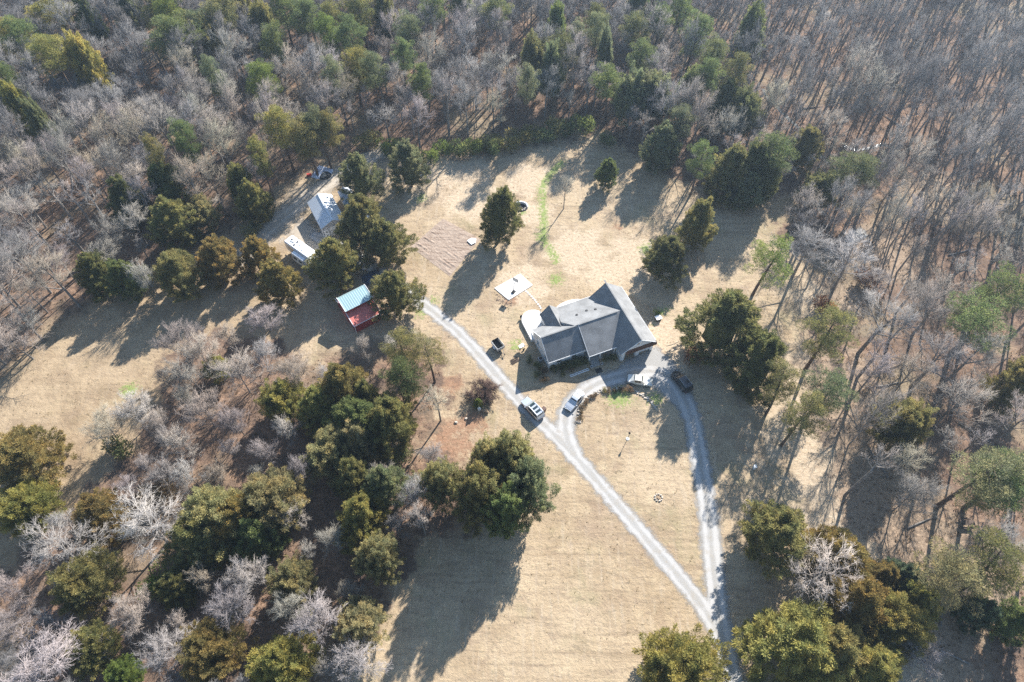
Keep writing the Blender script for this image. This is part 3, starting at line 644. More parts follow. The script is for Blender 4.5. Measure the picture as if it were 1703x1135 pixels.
# ------------------------------------------------------------------ trees the photograph shows singly
# kind, crown centre on the photograph, crown radius in its pixels, height or None, tint, label
LIST = [
# lawn and buildings
('C', 830, 362, 31, 14, 'd', 'dark conical cedar standing alone on the lawn by the garden plot'),
('C', 1010, 288, 18.5, 7.2, 'g', 'small rounded green cedar alone on the far lawn'),
('C', 680, 276, 28, 12, 'G', 'lone cedar on the back lawn behind the garden plot'),
('C', 600, 297, 29, 12, 'G', 'grey green cedar behind the small blue roofed shed'),
('C', 597, 371, 41, 12.5, 'o', 'big olive cedar overhanging the right side of the grey metal shed'),
('C', 640, 402, 37, 10.5, 'o', 'olive cedar between the grey metal shed and the garden plot'),
('C', 558, 437, 40, 11.5, 'o', 'large olive cedar beside the white camper'),
('C', 659, 489, 37, 11, 'o', 'broad olive cedar beside the red barn'),
('C', 432, 425, 24, 9, 'n', 'brownish cedar left of the white camper, behind its twin'),
('C', 461, 468, 31, 10, 'n', 'rusty brown cedar left of the white camper, nearest the lawn'),
('C', 365, 431, 34, 10.5, 'n', 'brown tinged cedar with visible trunk at the head of the shaded lawn'),
('C', 295, 451, 34, 11, 'o', 'olive cedar beside the pale bare sapling at the wood edge'),
('C', 213, 461, 24, 9.5, 'g', 'green cedar left of the pale bare sapling'),
('C', 163, 456, 26, 9.5, 'd', 'dark cedar at the left end of the row above the shaded lawn'),
('b', 247, 466, 22, 8, '1', 'pale bare sapling between two cedars at the wood edge'),
('C', 290, 368, 33, 12, 'o', 'tall olive cedar inside the wood edge above the shaded lawn'),
('R', 335, 355, 26, 9, 'p', 'pale thin evergreen inside the wood beside the tall olive cedar'),
('C', 402, 308, 22, 12, 'o', 'olive cedar at the wood edge left of the sandy lane, upper one'),
('C', 422, 335, 24, 11, 'o', 'olive cedar at the wood edge left of the sandy lane, lower one'),
('C', 207, 335, 28, 11, 'd', 'dark evergreen in the shade inside the left wood edge'),
('C', 278, 310, 26, 11, 'g', 'green evergreen among bare trees left of the sandy lane'),
('U', 422, 386, 16, 2.6, 'p', 'grey green shrub at the end of the sandy lane'),
('B', 941, 312, 16, 10, '3', 'tan bare tree on the far lawn beside the green ditch'),
('C', 1108, 428, 35, 10, 'd', 'dark cedar on the lawn behind the house garage'),
('C', 1163, 376, 26, 13, 'o', 'slender olive cedar just beyond the dark cedar behind the garage'),
('S', 1168, 262, 24, 15, 'g', 'bright pine with a long bare trunk at the lawn corner'),
('S', 1283, 428, 36, 16, 'v', 'bright green pine with long bare trunk at the right lawn edge'),
('C', 1202, 541, 54, 15, 'd', 'big dark cedar right of the house shading the drive'),
('C', 1263, 603, 44, 14, 'd', 'dark cedar with leaning trunk right of the big dark one'),
('U', 1155, 590, 20, 2.4, 'r', 'russet leaved bush at the foot of the big dark cedar'),
('C', 1295, 886, 47, 11, 'o', 'rounded olive cedar standing alone beside the right branch of the drive'),
# lower right clump
('C', 1389, 918, 40, 9, 'n', 'olive cedar behind the white limbed bare tree at lower right'),
('w', 1374, 956, 56, 10, '1', 'white limbed bare tree among the lower right cedars'),
('C', 1463, 956, 24, 7, 'n', 'small brown cedar beside the blue green spruce'),
('C', 1502, 960, 24, 7, 's', 'small blue green spruce among the lower right cedars'),
('C', 1325, 1068, 66, 13, 'y', 'very large yellow olive cedar at the lower right beside the drive'),
('C', 1385, 1090, 52, 12, 'o', 'olive cedar right of the very large yellow olive one'),
('C', 1425, 1012, 48, 12, 'n', 'brown tinged cedar in the middle of the lower right clump'),
('R', 1492, 1032, 50, 10, 'y', 'yellow green evergreen in the lower right clump'),
('C', 1530, 1003, 28, 9, 'y', 'small yellow green cedar at the right end of the clump'),
('C', 1445, 1115, 38, 9, 'y', 'yellow olive cedar at the bottom edge of the lower right clump'),
('R', 1135, 1120, 68, 9, 'y', 'yellow olive evergreen at the bottom edge beside the drive entrance'),
('b', 1519, 1095, 36, 6, '1', 'pale bare shrub at the bottom edge right of the cedars'),
('b', 1509, 833, 34, 9, '0', 'small grey bare tree standing among the long trunk shadows'),
# right woods
('S', 1383, 553, 40, 17, 'o', 'thin olive pine with leaning trunk at the right lawn edge'),
('S', 1308, 640, 32, 15, 'o', 'see through olive pine at the lawn edge below the dark cedars'),
('S', 1384, 640, 40, 17, 'G', 'grey green thin pine among bare crowns at the right'),
('S', 1340, 690, 34, 16, 'o', 'thin pine with bare lower trunk right of the drive loop'),
('R', 1505, 705, 42, 13, 'o', 'olive evergreen in front of white limbed trees at the right'),
('S', 1642, 530, 46, 17, 'g', 'dark green pine deep in the right hand woods'),
('S', 1668, 472, 38, 17, 'g', 'green pine behind another pine in the right hand woods'),
('B', 1345, 412, 44, 14, '0', 'grey bare tree overhanging the right lawn edge'),
('B', 1418, 432, 40, 14, '5', 'wide bare tree just inside the right lawn edge'),
('B', 1466, 540, 52, 15, '5', 'broad bare tree behind the russet bush'),
('w', 1555, 515, 52, 14, '0', 'bare tree with pale limbs in the right hand woods'),
('B', 1562, 598, 52, 15, '0', 'spreading grey bare tree in the right hand woods'),
('w', 1590, 680, 46, 13, '1', 'white limbed bare tree behind the olive evergreen at right'),
('U', 1445, 462, 20, 3.5, 'r', 'russet bush inside the right hand woods'),
('U', 1368, 508, 18, 3.0, 'r', 'reddish brown bush at the right lawn edge'),
('S', 1629, 795, 46, 17, 'p', 'pale thin pine with forked bent trunk at the right'),
('P', 1668, 805, 44, 15, 'g', 'green pine near the right picture edge by the picnic table'),
('S', 1590, 955, 44, 16, 'p', 'olive pine with leaning trunk above the long trunk shadows'),
('S', 1668, 950, 48, 16, 'o', 'olive thin pine at the right edge below the picnic table'),
('B', 1646, 905, 40, 14, '0', 'grey bare tree below the picnic table'),
('C', 1626, 1015, 22, 8, 's', 'small deep green evergreen among bare trunks at lower right'),
('C', 1694, 1035, 24, 10, 'g', 'green evergreen at the lower right picture edge'),
('C', 1692, 640, 26, 12, 'o', 'olive evergreen at the right picture edge among bare trees'),
# upper right
('R', 1235, 190, 34, 14, 'd', 'dark broad evergreen beside the creek'),
('C', 1203, 178, 22, 13, 'd', 'narrow dark evergreen left of the creek'),
('C', 1216, 288, 32, 13, 'o', 'olive cedar at the front of the clump by the upper right lawn'),
('C', 1252, 285, 28, 14, 'd', 'dark cedar in the middle of the upper right clump'),
('P', 1292, 256, 34, 15, 'g', 'green pine at the right of the upper right clump'),
('C', 1240, 318, 26, 9, 'G', 'grey green low cedar in front of the upper right clump'),
('C', 1274, 300, 22, 12, 'd', 'shaded dark cedar between olive ones in the upper right clump'),
('C', 1335, 248, 24, 11, 'o', 'brownish cedar by the dark bend of the creek'),
('R', 1368, 312, 32, 9, 'd', 'dark low evergreen at the far right corner of the lawn'),
('P', 1425, 285, 32, 13, 'd', 'dark evergreen in front of the glinting stream'),
('C', 1101, 243, 26, 12, 'G', 'rounded grey green pine at the back lawn edge'),
('P', 1131, 203, 24, 14, 'G', 'grey green pine above the back lawn edge'),
('R', 1088, 158, 32, 14, 'G', 'broad soft green pine at the wood edge behind the far lawn'),
('R', 1051, 165, 30, 14, 'G', 'soft green pine left of the broad one at the wood edge'),
('w', 1442, 160, 30, 16, '1', 'white limbed bare tree standing out in the hillside woods'),
('w', 1412, 130, 34, 16, '1', 'pale forked bare tree behind the white limbed one'),
# lower left thicket
('b', 27, 570, 44, 9, '2', 'large pinkish bare tree at the left edge of the shaded lawn'),
('b', 440, 533, 32, 6, '2', 'pinkish bare shrub by the shaded lawn below the brown cedars'),
('b', 302, 578, 34, 8, '2', 'mauve bare tree at the top of the thicket beside the lawn'),
('b', 338, 596, 34, 8, '3', 'tan bare tree in the middle of the thicket top'),
('b', 320, 628, 34, 7, '5', 'grey bare tree low on the thicket front by the lawn'),
('R', 357, 612, 20, 6, 'y', 'small yellowish evergreen among bare trees at the thicket top'),
('b', 402, 630, 36, 8, '0', 'grey rounded bare tree in the thicket'),
('b', 437, 598, 25, 8, '0', 'grey bare tree behind the rounded ones in the thicket'),
('b', 492, 620, 37, 8, '3', 'pale tan rounded bare tree left of the brown cedar'),
('R', 473, 668, 36, 8, 'y', 'yellow green evergreen among pale bare trees in the thicket'),
('C', 565, 640, 39, 11, 'n', 'rusty topped cedar at the top of the thicket'),
('C', 610, 657, 22, 9, 'd', 'small dark evergreen right of the rusty topped cedar'),
('C', 525, 680, 30, 9, 'y', 'yellow green evergreen below the rusty topped cedar'),
('C', 590, 702, 44, 11, 'g', 'green cedar in the heart of the thicket'),
('C', 642, 702, 44, 12, 'o', 'olive cedar at the thicket edge above the orange soil'),
('C', 600, 735, 34, 10, 'p', 'pale olive cedar behind the olive one in the thicket'),
('R', 548, 750, 48, 9, 'p', 'wide pale olive evergreen below the green cedars'),
('b', 340, 687, 32, 8, '2', 'mauve bare tree with visible trunk by the lawn'),
('b', 392, 703, 25, 8, '2', 'small mauve bare tree right of the taller mauve one'),
('b', 177, 713, 34, 7, '3', 'pale bare tree at the lower end of the sunny left lawn'),
('b', 228, 690, 32, 7, '1', 'pale see through bare tree beside the sunny left lawn'),
('U', 200, 745, 22, 3, 'd', 'dark evergreen shrub under the pale bare trees'),
('b', 310, 745, 28, 7, '1', 'white twigged bare tree over the shaded thicket floor'),
('b', 483, 716, 24, 6, '1', 'small pale bare tree between evergreens in the thicket'),
('C', 38, 757, 46, 9, 'n', 'olive brown cedar at the left picture edge'),
('R', 48, 845, 42, 9, 'y', 'bright yellow green pine at the left edge below the olive cedar'),
('C', 163, 860, 37, 9, 'n', 'brown olive cedar right of the yellow green pine'),
('w', 250, 880, 54, 11, '1', 'large white branched bare tree in the lower left thicket'),
('w', 108, 925, 52, 11, '1', 'large white limbed bare tree over an olive evergreen at lower left'),
('R', 142, 965, 48, 10, 'o', 'olive evergreen under the white limbed bare tree at lower left'),
('b', 280, 795, 24, 6, '2', 'small pinkish bare tree above the white branched one'),
('b', 318, 795, 25, 6, '1', 'small pale bare tree beside the big olive evergreens'),
('U', 263, 822, 22, 4, '4', 'brown bush above the white branched bare tree'),
('R', 360, 856, 54, 12, 'p', 'big pale olive evergreen in the lower thicket, left one of two'),
('R', 455, 826, 52, 12, 'p', 'big pale olive evergreen in the lower thicket, right one of two'),
('C', 393, 876, 40, 11, 'n', 'bronze topped cedar between two pale olive evergreens'),
('C', 335, 900, 40, 10, 'o', 'olive cedar below the left pale olive evergreen'),
('C', 425, 890, 36, 10, 'g', 'green cedar below the right pale olive evergreen'),
('w', 487, 863, 28, 8, '1', 'small white bare tree against the pale olive evergreen'),
('b', 417, 968, 33, 8, '1', 'pale bare tree over the sunlit strip in the thicket'),
('b', 393, 1010, 36, 8, '0', 'wide bare tree below the sunlit strip in the thicket'),
('R', 489, 968, 35, 8, 't', 'straw coloured rounded tree in the lower thicket'),
('b', 486, 1008, 28, 7, '5', 'grey bare tree below the straw coloured one'),
('b', 230, 1024, 34, 7, '2', 'pinkish bare tree over deep shade at lower left'),
('U', 254, 970, 20, 4, 'v', 'bright green evergreen shrub in the shaded thicket'),
('C', 292, 975, 26, 7, 'd', 'dark low evergreen beside the bright green shrub'),
('b', 290, 1078, 38, 8, '2', 'pink tinged bare tree left of the yellow brown cedar'),
('R', 355, 1078, 44, 9, 'n', 'yellow brown evergreen near the bottom edge'),
('C', 473, 1103, 42, 9, 'y', 'yellow green cedar at the bottom edge'),
('b', 534, 1040, 37, 9, '1', 'pale bare tree left of the straw topped one near the bottom'),
('R', 598, 1035, 42, 9, 't', 'straw topped rounded tree beside the long shadow'),
('b', 590, 1088, 40, 8, '1', 'pale bare tree at the bottom beside the long shadow'),
('b', 72, 1098, 62, 8, '1', 'wide pale bare tree at the lower left corner'),
('R', 150, 1078, 36, 7, 'o', 'thin olive evergreen right of the wide pale bare tree'),
('b', 20, 975, 30, 7, '2', 'pale bare tree at the left edge below the sunny lawn'),
('b', 28, 1035, 38, 7, '2', 'pinkish bare tree at the left edge above the corner'),
('R', 204, 1124, 26, 6, 'v', 'small bright green pine at the bottom edge'),
# right part of thicket
('C', 588, 800, 30, 10, 'o', 'small olive cedar in the thicket below the wide olive evergreen'),
('C', 638, 806, 33, 11, 'G', 'grey green cedar in the thicket above the bare tree pair'),
('C', 597, 860, 38, 11, 'y', 'yellow olive cedar in the middle of the lower thicket'),
('R', 728, 805, 38, 12, 'p', 'pale olive evergreen left of the big evergreen group on the field edge'),
('b', 685, 828, 28, 9, '1', 'white bare tree beside the pale olive evergreen'),
('B', 700, 862, 24, 12, '2', 'pinkish bare tree with two long trunk shadows'),
('R', 795, 818, 50, 16, 'o', 'olive evergreen on the field edge, left part of the big group'),
('R', 852, 772, 52, 16, 'p', 'pale olive evergreen on the field edge, top of the big group'),
('R', 872, 812, 50, 16, 'G', 'grey green evergreen on the field edge, nearest the open field'),
('R', 815, 765, 36, 15, 'p', 'pale crown at the back of the big group on the field edge'),
('R', 838, 843, 46, 15, 'g', 'green evergreen at the front of the big group, over the long shadow'),
('R', 625, 928, 36, 11, 'p', 'pale green evergreen left of the long trunk shadows'),
('U', 665, 760, 18, 3, 'd', 'dark shrub on the orange soil edge'),
('S', 668, 580, 34, 13, 'o', 'thin olive pine below the red barn'),
('S', 716, 590, 28, 13, 'p', 'thin pale pine beside the drive below the red barn'),
('P', 672, 625, 30, 12, 'g', 'fresh green pine below the red barn'),
('B', 728, 668, 27, 11, '3', 'pale tan bare tree with long shadow on the orange soil'),
('b', 640, 790, 22, 7, '5', 'grey bare tree squeezed between evergreens in the thicket'),
]
for k, px, py, rp, h, tn, lab in LIST:
    if py > 560 and 200 < px < 760: rp *= 1.06
    x, y, hh, r = at_crown(k, px, py, rp, h); plant(k, x, y, hh, r, tn, lab)

# evergreens rising out of the bare woods
EVER = [(97, 27, 25), (20, 67, 30), (43, 63, 22), (85, 93, 26), (143, 107, 26), (10, 133, 18), (37, 183, 18), (70, 207, 15), (260, 17, 22), (287, 27, 22), (280, 67, 32), (313, 57, 28), (340, 50, 25), (343, 72, 26), (363, 27, 25), (440, 50, 26), (457, 72, 22), (503, 33, 25), (547, 60, 20), (553, 33, 18), (357, 130, 16), (433, 133, 22), (307, 233, 20), (467, 217, 26), (510, 227, 28), (533, 213, 22), (553, 213, 18), (430, 262, 16), (260, 257, 14),
        (681, 53, 24), (668, 97, 18), (588, 112, 28), (590, 65, 24), (831, 27, 24), (888, 107, 27), (931, 90, 27), (925, 47, 18), (961, 63, 16), (991, 37, 18), (991, 60, 16), (1005, 100, 16), (1015, 142, 24), (1061, 103, 22), (1048, 57, 22), (1098, 37, 20), (875, 142, 17), (698, 137, 18), (915, 120, 20), (1140, 160, 20), (1158, 55, 24), (1248, 60, 24), (1185, 95, 22), (1175, 130, 20), (1225, 120, 18), (620, 120, 22), (640, 30, 22), (560, 130, 18), (770, 15, 20), (720, 20, 20), (210, 15, 22), (150, 30, 18), (600, 20, 24), (470, 15, 22), (400, 12, 22), (1130, 20, 20), (1060, 12, 20)]
for px, py, rp in EVER:
    k = rng.choice('PPPRP'); x, y, hh, r = at_crown(k, px, py, rp, rng.uniform(15, 18))
    z = 'behind the far lawn' if px < 1030 else 'on the upper hillside'
    if px < 640: z = 'near the top left corner' if px < 160 and py < 120 else ('at the top edge of the left woods' if py < 45 else ('left of the sandy lane' if py > 180 and px < 400 else ('just behind the metal shed' if py > 180 else 'deep in the upper left woods')))
    elif py < 45: z = 'at the top edge, ' + ('behind the far lawn' if px < 900 else 'right of centre')
    cn = rng.choice(['gg', 'yo', 'oo', 'Gg', 'vg'] if px < 620 else ['Gg', 'gg', 'dd', 'Go'])[0]
    word = {'g': 'green', 'y': 'yellow green', 'o': 'olive', 'G': 'grey green', 'v': 'bright green', 'd': 'dark green'}[cn]
    kn = 'pine' if k == 'P' else 'broad evergreen'
    plant(k, x, y, hh, r, cn, f'{word} {kn} among bare trees {z}', f'{word} {kn}s {z}')
# evergreen bushes along the back lawn edge
HEDGE = [(610, 236, 20), (640, 248, 16), (690, 258, 15), (735, 245, 18), (762, 248, 18), (785, 246, 17), (806, 240, 20), (830, 236, 18), (852, 236, 17), (875, 228, 18), (900, 222, 20), (925, 216, 20), (945, 212, 18), (968, 208, 18), (715, 262, 12), (660, 245, 14), (820, 250, 12), (1190, 335, 10), (1010, 235, 14)]
for px, py, rp in HEDGE:
    x, y, hh, r = at_crown('U', px, py, rp, rng.uniform(2.6, 4.2)); plant('U', x, y, hh, r, rng.choice('ggdvo'), 'green bush in the row along the back lawn edge', 'bushes along the back lawn edge')

# ------------------------------------------------------------------ bare woods round the clearing
def seen(x, y, h):
    for z in (0.0, h * .6, h):
        u, v = proj((x, y, z))
        if -70 < u < 1773 and -60 < v < 1200: return True
    t = h / math.tan(SUN_EL); u, v = proj((x - t * sin(SUN_AZ), y - t * cos(SUN_AZ), 0))
    return -40 < u < 1743 and -20 < v < 1160
GRID = {}
def near_ok(x, y, d):
    gx, gy = int(x // 8), int(y // 8)
    for i in range(gx - 1, gx + 2):
        for j in range(gy - 1, gy + 2):
            for (a, b, r, q) in GRID.get((i, j), ()):
                if (a - x) ** 2 + (b - y) ** 2 < (d + min(r, 3) * (.55 if q in 'CRPSU' else .25)) ** 2: return False
    return True
def note(x, y, r, q): GRID.setdefault((int(x // 8), int(y // 8)), []).append((x, y, r, q))
for b in BASES: note(*b)
rs = np.random.RandomState(21)
cand = np.stack([rs.uniform(-215, 235, 34000), rs.uniform(-10, 265, 34000)], 1)
sdc = sdist(CLEAR, cand[:, 0], cand[:, 1]); sdt = sdist(THICKET, cand[:, 0], cand[:, 1])
WILD = []; rngw = random.Random(5)
crk = smooth_line(P2([(1268, 148), (1296, 182), (1340, 222), (1372, 268), (1408, 292)])); crk2 = smooth_line(P2([(1404, 243), (1440, 248), (1488, 246)]))
cd = np.minimum(ldist(crk, cand[:, 0], cand[:, 1]), ldist(crk2, cand[:, 0], cand[:, 1])); csl = sdist(SLAB, cand[:, 0], cand[:, 1])
cd2 = ldist(crk2, cand[:, 0], cand[:, 1]); y_s = crk2[:, 1].mean()
for (x, y), s, t, q, sb, q2 in zip(cand, sdc, sdt, cd, csl, cd2):
    if s > -1.0 or q < 1.8 or sb > -1 or (q2 < 9 and y < y_s + 1): continue
    u, v = proj((x, y, 0))
    if t > 0:
        if rngw.random() > .3 or not near_ok(x, y, 2.9): continue
        k, h, r = 'b', rngw.uniform(3.5, 7), rngw.uniform(1.5, 2.6)
    elif u > 1310 and v > 420:
        if s > -7 and v > 460 and rngw.random() < .6: continue
        d = 4.9 if v < 800 else 6.3
        if not near_ok(x, y, d): continue
        k = rngw.choice('TTTTTTBBBw'); h, r = rngw.uniform(11, 18), rngw.uniform(2.6, 4.4) * (.7 if k == 'T' else 1)
    else:
        hill = u > 1150
        if not near_ok(x, y, 2.5 if hill else 3.0): continue
        k = 'w' if rngw.random() < .05 else ('T' if rngw.random() < (.8 if hill else .22) else 'B'); h, r = rngw.uniform(10, 18.5), rngw.uniform(2.2, 4.2) * (1.0 if hill else 1.2) * (.68 if k == 'T' else 1)
        if s > -6 and rngw.random() < .6: h *= .65; r *= .8
    if not seen(x, y, h): continue
    cu, cv = proj((x, y, h * .62))
    if abs(cu - 1428) < 34 and -24 < cv - 393 < 20: continue
    note(x, y, r, k); WILD.append((x, y, h, r, k, t > 0))
def wild_label(x, y, h, r, k, tn, thick):
    u, v = proj((x, y, 8.0))
    size = 'short ' if h < 9.5 else ('tall ' if h > 15 else '')
    size += 'slender ' if r < 2.7 else ('wide ' if r > 3.6 else '')
    col = {'0': 'grey', '5': 'grey', '2': 'mauve', '3': 'tan', '1': 'pale'}[tn]
    if k == 'w': col = 'white limbed'
    if thick:
        z = 'near the bottom edge' if v > 950 else ('by the sunny left lawn' if u < 300 and v < 800 else ('below the red barn' if u > 480 and v < 800 else ('left of the field' if u > 480 else 'near its middle')))
        return f'low {col} bare tree in the thicket {z}', 'low bare trees in the thicket'
    if u > 1240 and v > 330:
        z = 'by the right lawn edge' if u < 1440 and v < 760 else ('near the lower right corner' if v > 850 else ('around the picnic table' if v > 700 else ('beside the glinting stream' if v < 430 and u < 1560 else 'at the right picture edge')))
        return f'{size}{col} bare tree in the right woods {z}', 'bare trees in the right hand woods'
    if u > 1150:
        z = 'along the creek' if u < 1420 and v > 110 else ('at the top edge' if v < 80 else ('above the stream' if u < 1560 else 'at the right edge'))
        return f'{size}{col} bare tree on the upper right hillside {z}', 'bare trees on the wooded hillside'
    if u < 460:
        z = 'left of the shaded lawn' if v > 400 else ('near the left edge' if u < 120 else ('at the top edge' if v < 80 else ('along the sandy lane' if u > 320 and v > 200 else 'deep among others')))
        return f'{size}{col} bare tree in the upper left woods {z}', 'bare trees in the upper left woods'
    z = 'above the metal shed' if u < 640 else ('above the lawn edge bushes' if u < 900 else 'beside the grey green pines')
    return f'{size}{col} bare tree in woods {z}' + (', low edge' if v > 170 else (', top edge' if v < 70 else '')), 'bare trees behind the far lawn'
n_single = sum(1 for t in TREES if t[0] in 'BbwT')
def inframe(x, y):
    u, v = proj((x, y, 8.0)); return 0 < u < 1703 and 5 < v < 1130
WILD.sort(key=lambda q: (0 if inframe(q[0], q[1]) else 1, dist((q[0], q[1], 8)) - 6 * q[3]))
n_take = 296 - n_single
for x, y, h, r, k, th in WILD[:n_take]:
    tn = rngw.choice('0055522' if th is False else '05530'); lab, grp = wild_label(x, y, h, r, k, tn, th)
    plant(k, x, y, h, r, tn, lab, grp)
rest = WILD[n_take:]
print('evergreens', sum(1 for t in TREES if t[0] in 'CPSR'), 'bare singles', n_single, 'wild', len(WILD), 'rest', len(rest))

def far_woods(name, pts, libs, label, twig):
    """one object: points that carry the shapes of the bare trees built above"""
    me = bpy.data.meshes.new(name); me.vertices.add(len(pts)); me.vertices.foreach_set('co', np.array([(p[0], p[1], 0) for p in pts], np.float32).ravel())
    at = me.attributes.new('vi', 'INT', 'POINT'); rt = me.attributes.new('rot', 'FLOAT_VECTOR', 'POINT'); sc_ = me.attributes.new('scl', 'FLOAT_VECTOR', 'POINT')
    vi = [rngw.choice([i for i, q in enumerate(libs) if any(q is b for b in KIND[p[4]][0])]) for p in pts]
    at.data.foreach_set('value', vi)
    rt.data.foreach_set('vector', np.array([(rngw.uniform(-.05, .05), rngw.uniform(-.05, .05), rngw.uniform(0, 6.28)) for _ in pts], np.float32).ravel())
    sc_.data.foreach_set('vector', np.array([(p[3] / KIND[p[4]][3], p[3] / KIND[p[4]][3], p[2] / KIND[p[4]][2]) for p in pts], np.float32).ravel())
    o = bpy.data.objects.new(name, me); C.objects.link(o); tag(o, label, 'woods', None, 'stuff')
    ng = bpy.data.node_groups.new(name, 'GeometryNodeTree'); ng.is_modifier = True
    ng.interface.new_socket('Geometry', in_out='INPUT', socket_type='NodeSocketGeometry'); ng.interface.new_socket('Geometry', in_out='OUTPUT', socket_type='NodeSocketGeometry')
    n, l = ng.nodes, ng.links; gi, gout = n.new('NodeGroupInput'), n.new('NodeGroupOutput')
    js = n.new('GeometryNodeJoinGeometry')
    for cm, tm in reversed(libs):
        src = {}
        for ob in C.objects:
            if ob.type == 'MESH' and ob.data in (cm, tm) and ob.data not in src: src[ob.data] = ob
        j2 = n.new('GeometryNodeJoinGeometry')
        for m_ in (cm, tm):
            oi = n.new('GeometryNodeObjectInfo'); oi.transform_space = 'ORIGINAL'; oi.inputs['Object'].default_value = src[m_]
            if m_ is cm:
                sm = n.new('GeometryNodeSetMaterial'); sm.inputs['Material'].default_value = twig
                l.new(oi.outputs['Geometry'], sm.inputs[0]); l.new(sm.outputs[0], j2.inputs[0])
            else: l.new(oi.outputs['Geometry'], j2.inputs[0])
        gt = n.new('GeometryNodeGeometryToInstance'); l.new(j2.outputs[0], gt.inputs[0]); l.new(gt.outputs[0], js.inputs[0])
    ip = n.new('GeometryNodeInstanceOnPoints'); ip.inputs['Pick Instance'].default_value = True
    def na(nm, ty):
        q = n.new('GeometryNodeInputNamedAttribute'); q.data_type = ty; q.inputs['Name'].default_value = nm; return q.outputs['Attribute']
    l.new(gi.outputs[0], ip.inputs['Points']); l.new(js.outputs[0], ip.inputs['Instance'])
    l.new(na('vi', 'INT'), ip.inputs['Instance Index']); l.new(na('rot', 'FLOAT_VECTOR'), ip.inputs['Rotation']); l.new(na('scl', 'FLOAT_VECTOR'), ip.inputs['Scale'])
    l.new(ip.outputs[0], gout.inputs[0])
    md = o.modifiers.new('woods', 'NODES'); md.node_group = ng
used = {o.data for o in C.objects if o.type == 'MESH'}
far_woods('bare_woods', rest, [b for b in BARE + SLIM + SMALLBARE + WHITE if b[0] in used and b[1] in used], 'bare winter woods stretching beyond the separate trees', M['far_twigs'])

# ------------------------------------------------------------------ house
HO = (6.84, 66.15, 0.0); HA = radians(23.985)
H = empty('house', HO, HA, 'white sided ranch house with grey shingle roof and attached two car garage', 'house')
def roofpiece(poly, m, name='roof_plane', t=0.16): return MB().slab(poly, t).build(name, m, H)
def win(x, y, z, wd, ht, ax, name='window', parent=None):
    """window on a wall: ax 'u-' faces -u, 'v-' faces -v, 'v+' faces +v, 'u+' faces +u"""
    parent = parent or H; s = -1 if ax[1] == '-' else 1; f = MB(); g = MB()
    def bb(b, a, c, da, dc, off, th):
        if ax[0] == 'v': b.box((x + a, y + s * off, z + c), (da, th, dc))
        else: b.box((x + s * off, y + a, z + c), (th, da, dc))
    for q in (-1, 1): bb(f, q * wd / 2, 0, .10, ht + .1, .03, .09); bb(f, 0, q * (ht / 2 + .0), wd - .102, .10, .03, .088)
    bb(f, 0, 0, wd - .104, .05, .03, .07)
    fo = f.build(name, M['white'], parent); bb(g, 0, 0, wd - .1, ht - .1, .012, .03); g.build('pane', M['glass'], fo); return fo
# walls
wl = MB()
wl.prism([(.25, .35), (7.45, .35), (7.45, 7.6), (.25, 7.6)], 0, 2.78)
wl.add([(.25, .36, 2.78), (.25, 7.59, 2.78), (.25, 3.72, 5.72), (.45, .36, 2.78), (.45, 7.59, 2.78), (.45, 3.72, 5.72)], [(0, 2, 1), (3, 4, 5), (0, 3, 5, 2), (1, 2, 5, 4)])
wl.build('wall', M['white_siding'], H)
MB().prism([(7.452, .9), (13.35, .9), (13.35, 7.9), (7.452, 7.9)], 0, 2.9).build('wall', M['white_siding'], H)
gx0, gx1, gy0, gy1, gxm, gz = 13.4, 20.15, -3.2, 10.3, 16.45, 6.25
gw = MB(); gw.prism([(gx0, gy0), (gx0 + .7, gy0), (gx0 + .7, gy0 + .6), (gx0 + .2, gy0 + .6), (gx0 + .2, gy1 - .2), (gx1 - .2, gy1 - .2), (gx1 - .2, gy0 + .6), (gx1 - .45, gy0 + .6), (gx1 - .45, gy0), (gx1, gy0), (gx1, gy1), (gx0, gy1)], 0, 2.76)
gw.box((16.85, gy0 + .3, 1.1), (.75, .6, 2.2))
gw.box((16.775, gy0 + .301, 2.48), (5.33, .598, .56))
for yy in (gy0 + .002, gy1 - .2): gw.add([(gx0, yy, 2.76), (gx1, yy, 2.76), (gxm, yy, gz - .3), (gx0, yy + .19, 2.76), (gx1, yy + .19, 2.76), (gxm, yy + .19, gz - .3)], [(0, 1, 2), (3, 5, 4), (0, 2, 5, 3), (1, 4, 5, 2)])
gw.build('garage_wall', M['white_siding'], H)
# roof planes
rz, rv = 5.95, 3.72
def lf(v): return 2.82 + (v + .02) * (rz - 2.82) / (rv + .02)
roofpiece([(-.1, -.05, 2.8), (7.5, -.05, 2.8), (7.5, rv, rz), (-.1, rv, rz)], M['shingle'])
roofpiece([(-.1, rv, rz + .003), (6.8, rv, rz + .003), (6.8, 7.95, 2.8), (-.1, 7.95, 2.8)], M['shingle'])
roofpiece([(7.38, -1.62, 2.85), (14.1, -1.62, 2.85), (16.3, rv, rz + .09), (7.38, rv, rz + .09)], M['shingle'], 'porch_roof', .18)
rs_l = (rz + .092 - 2.75) / (10.9 - rv)
def rr_z(v): return rz + .092 - (v - rv) * rs_l
roofpiece([(6.7, rv, rr_z(rv)), (16.3, rv, rr_z(rv)), (14.2, 10.9, 2.75), (6.2, 10.9, 2.75), (5.05, 6.1, rr_z(6.1))], M['shingle'], 'rear_roof', .18)
ck = MB(); cks = [(6.72, rv + .05, rr_z(rv + .05) - .17), (5.1, 6.1, rr_z(6.1) - .17), (6.22, 10.6, rr_z(10.6) - .17)]
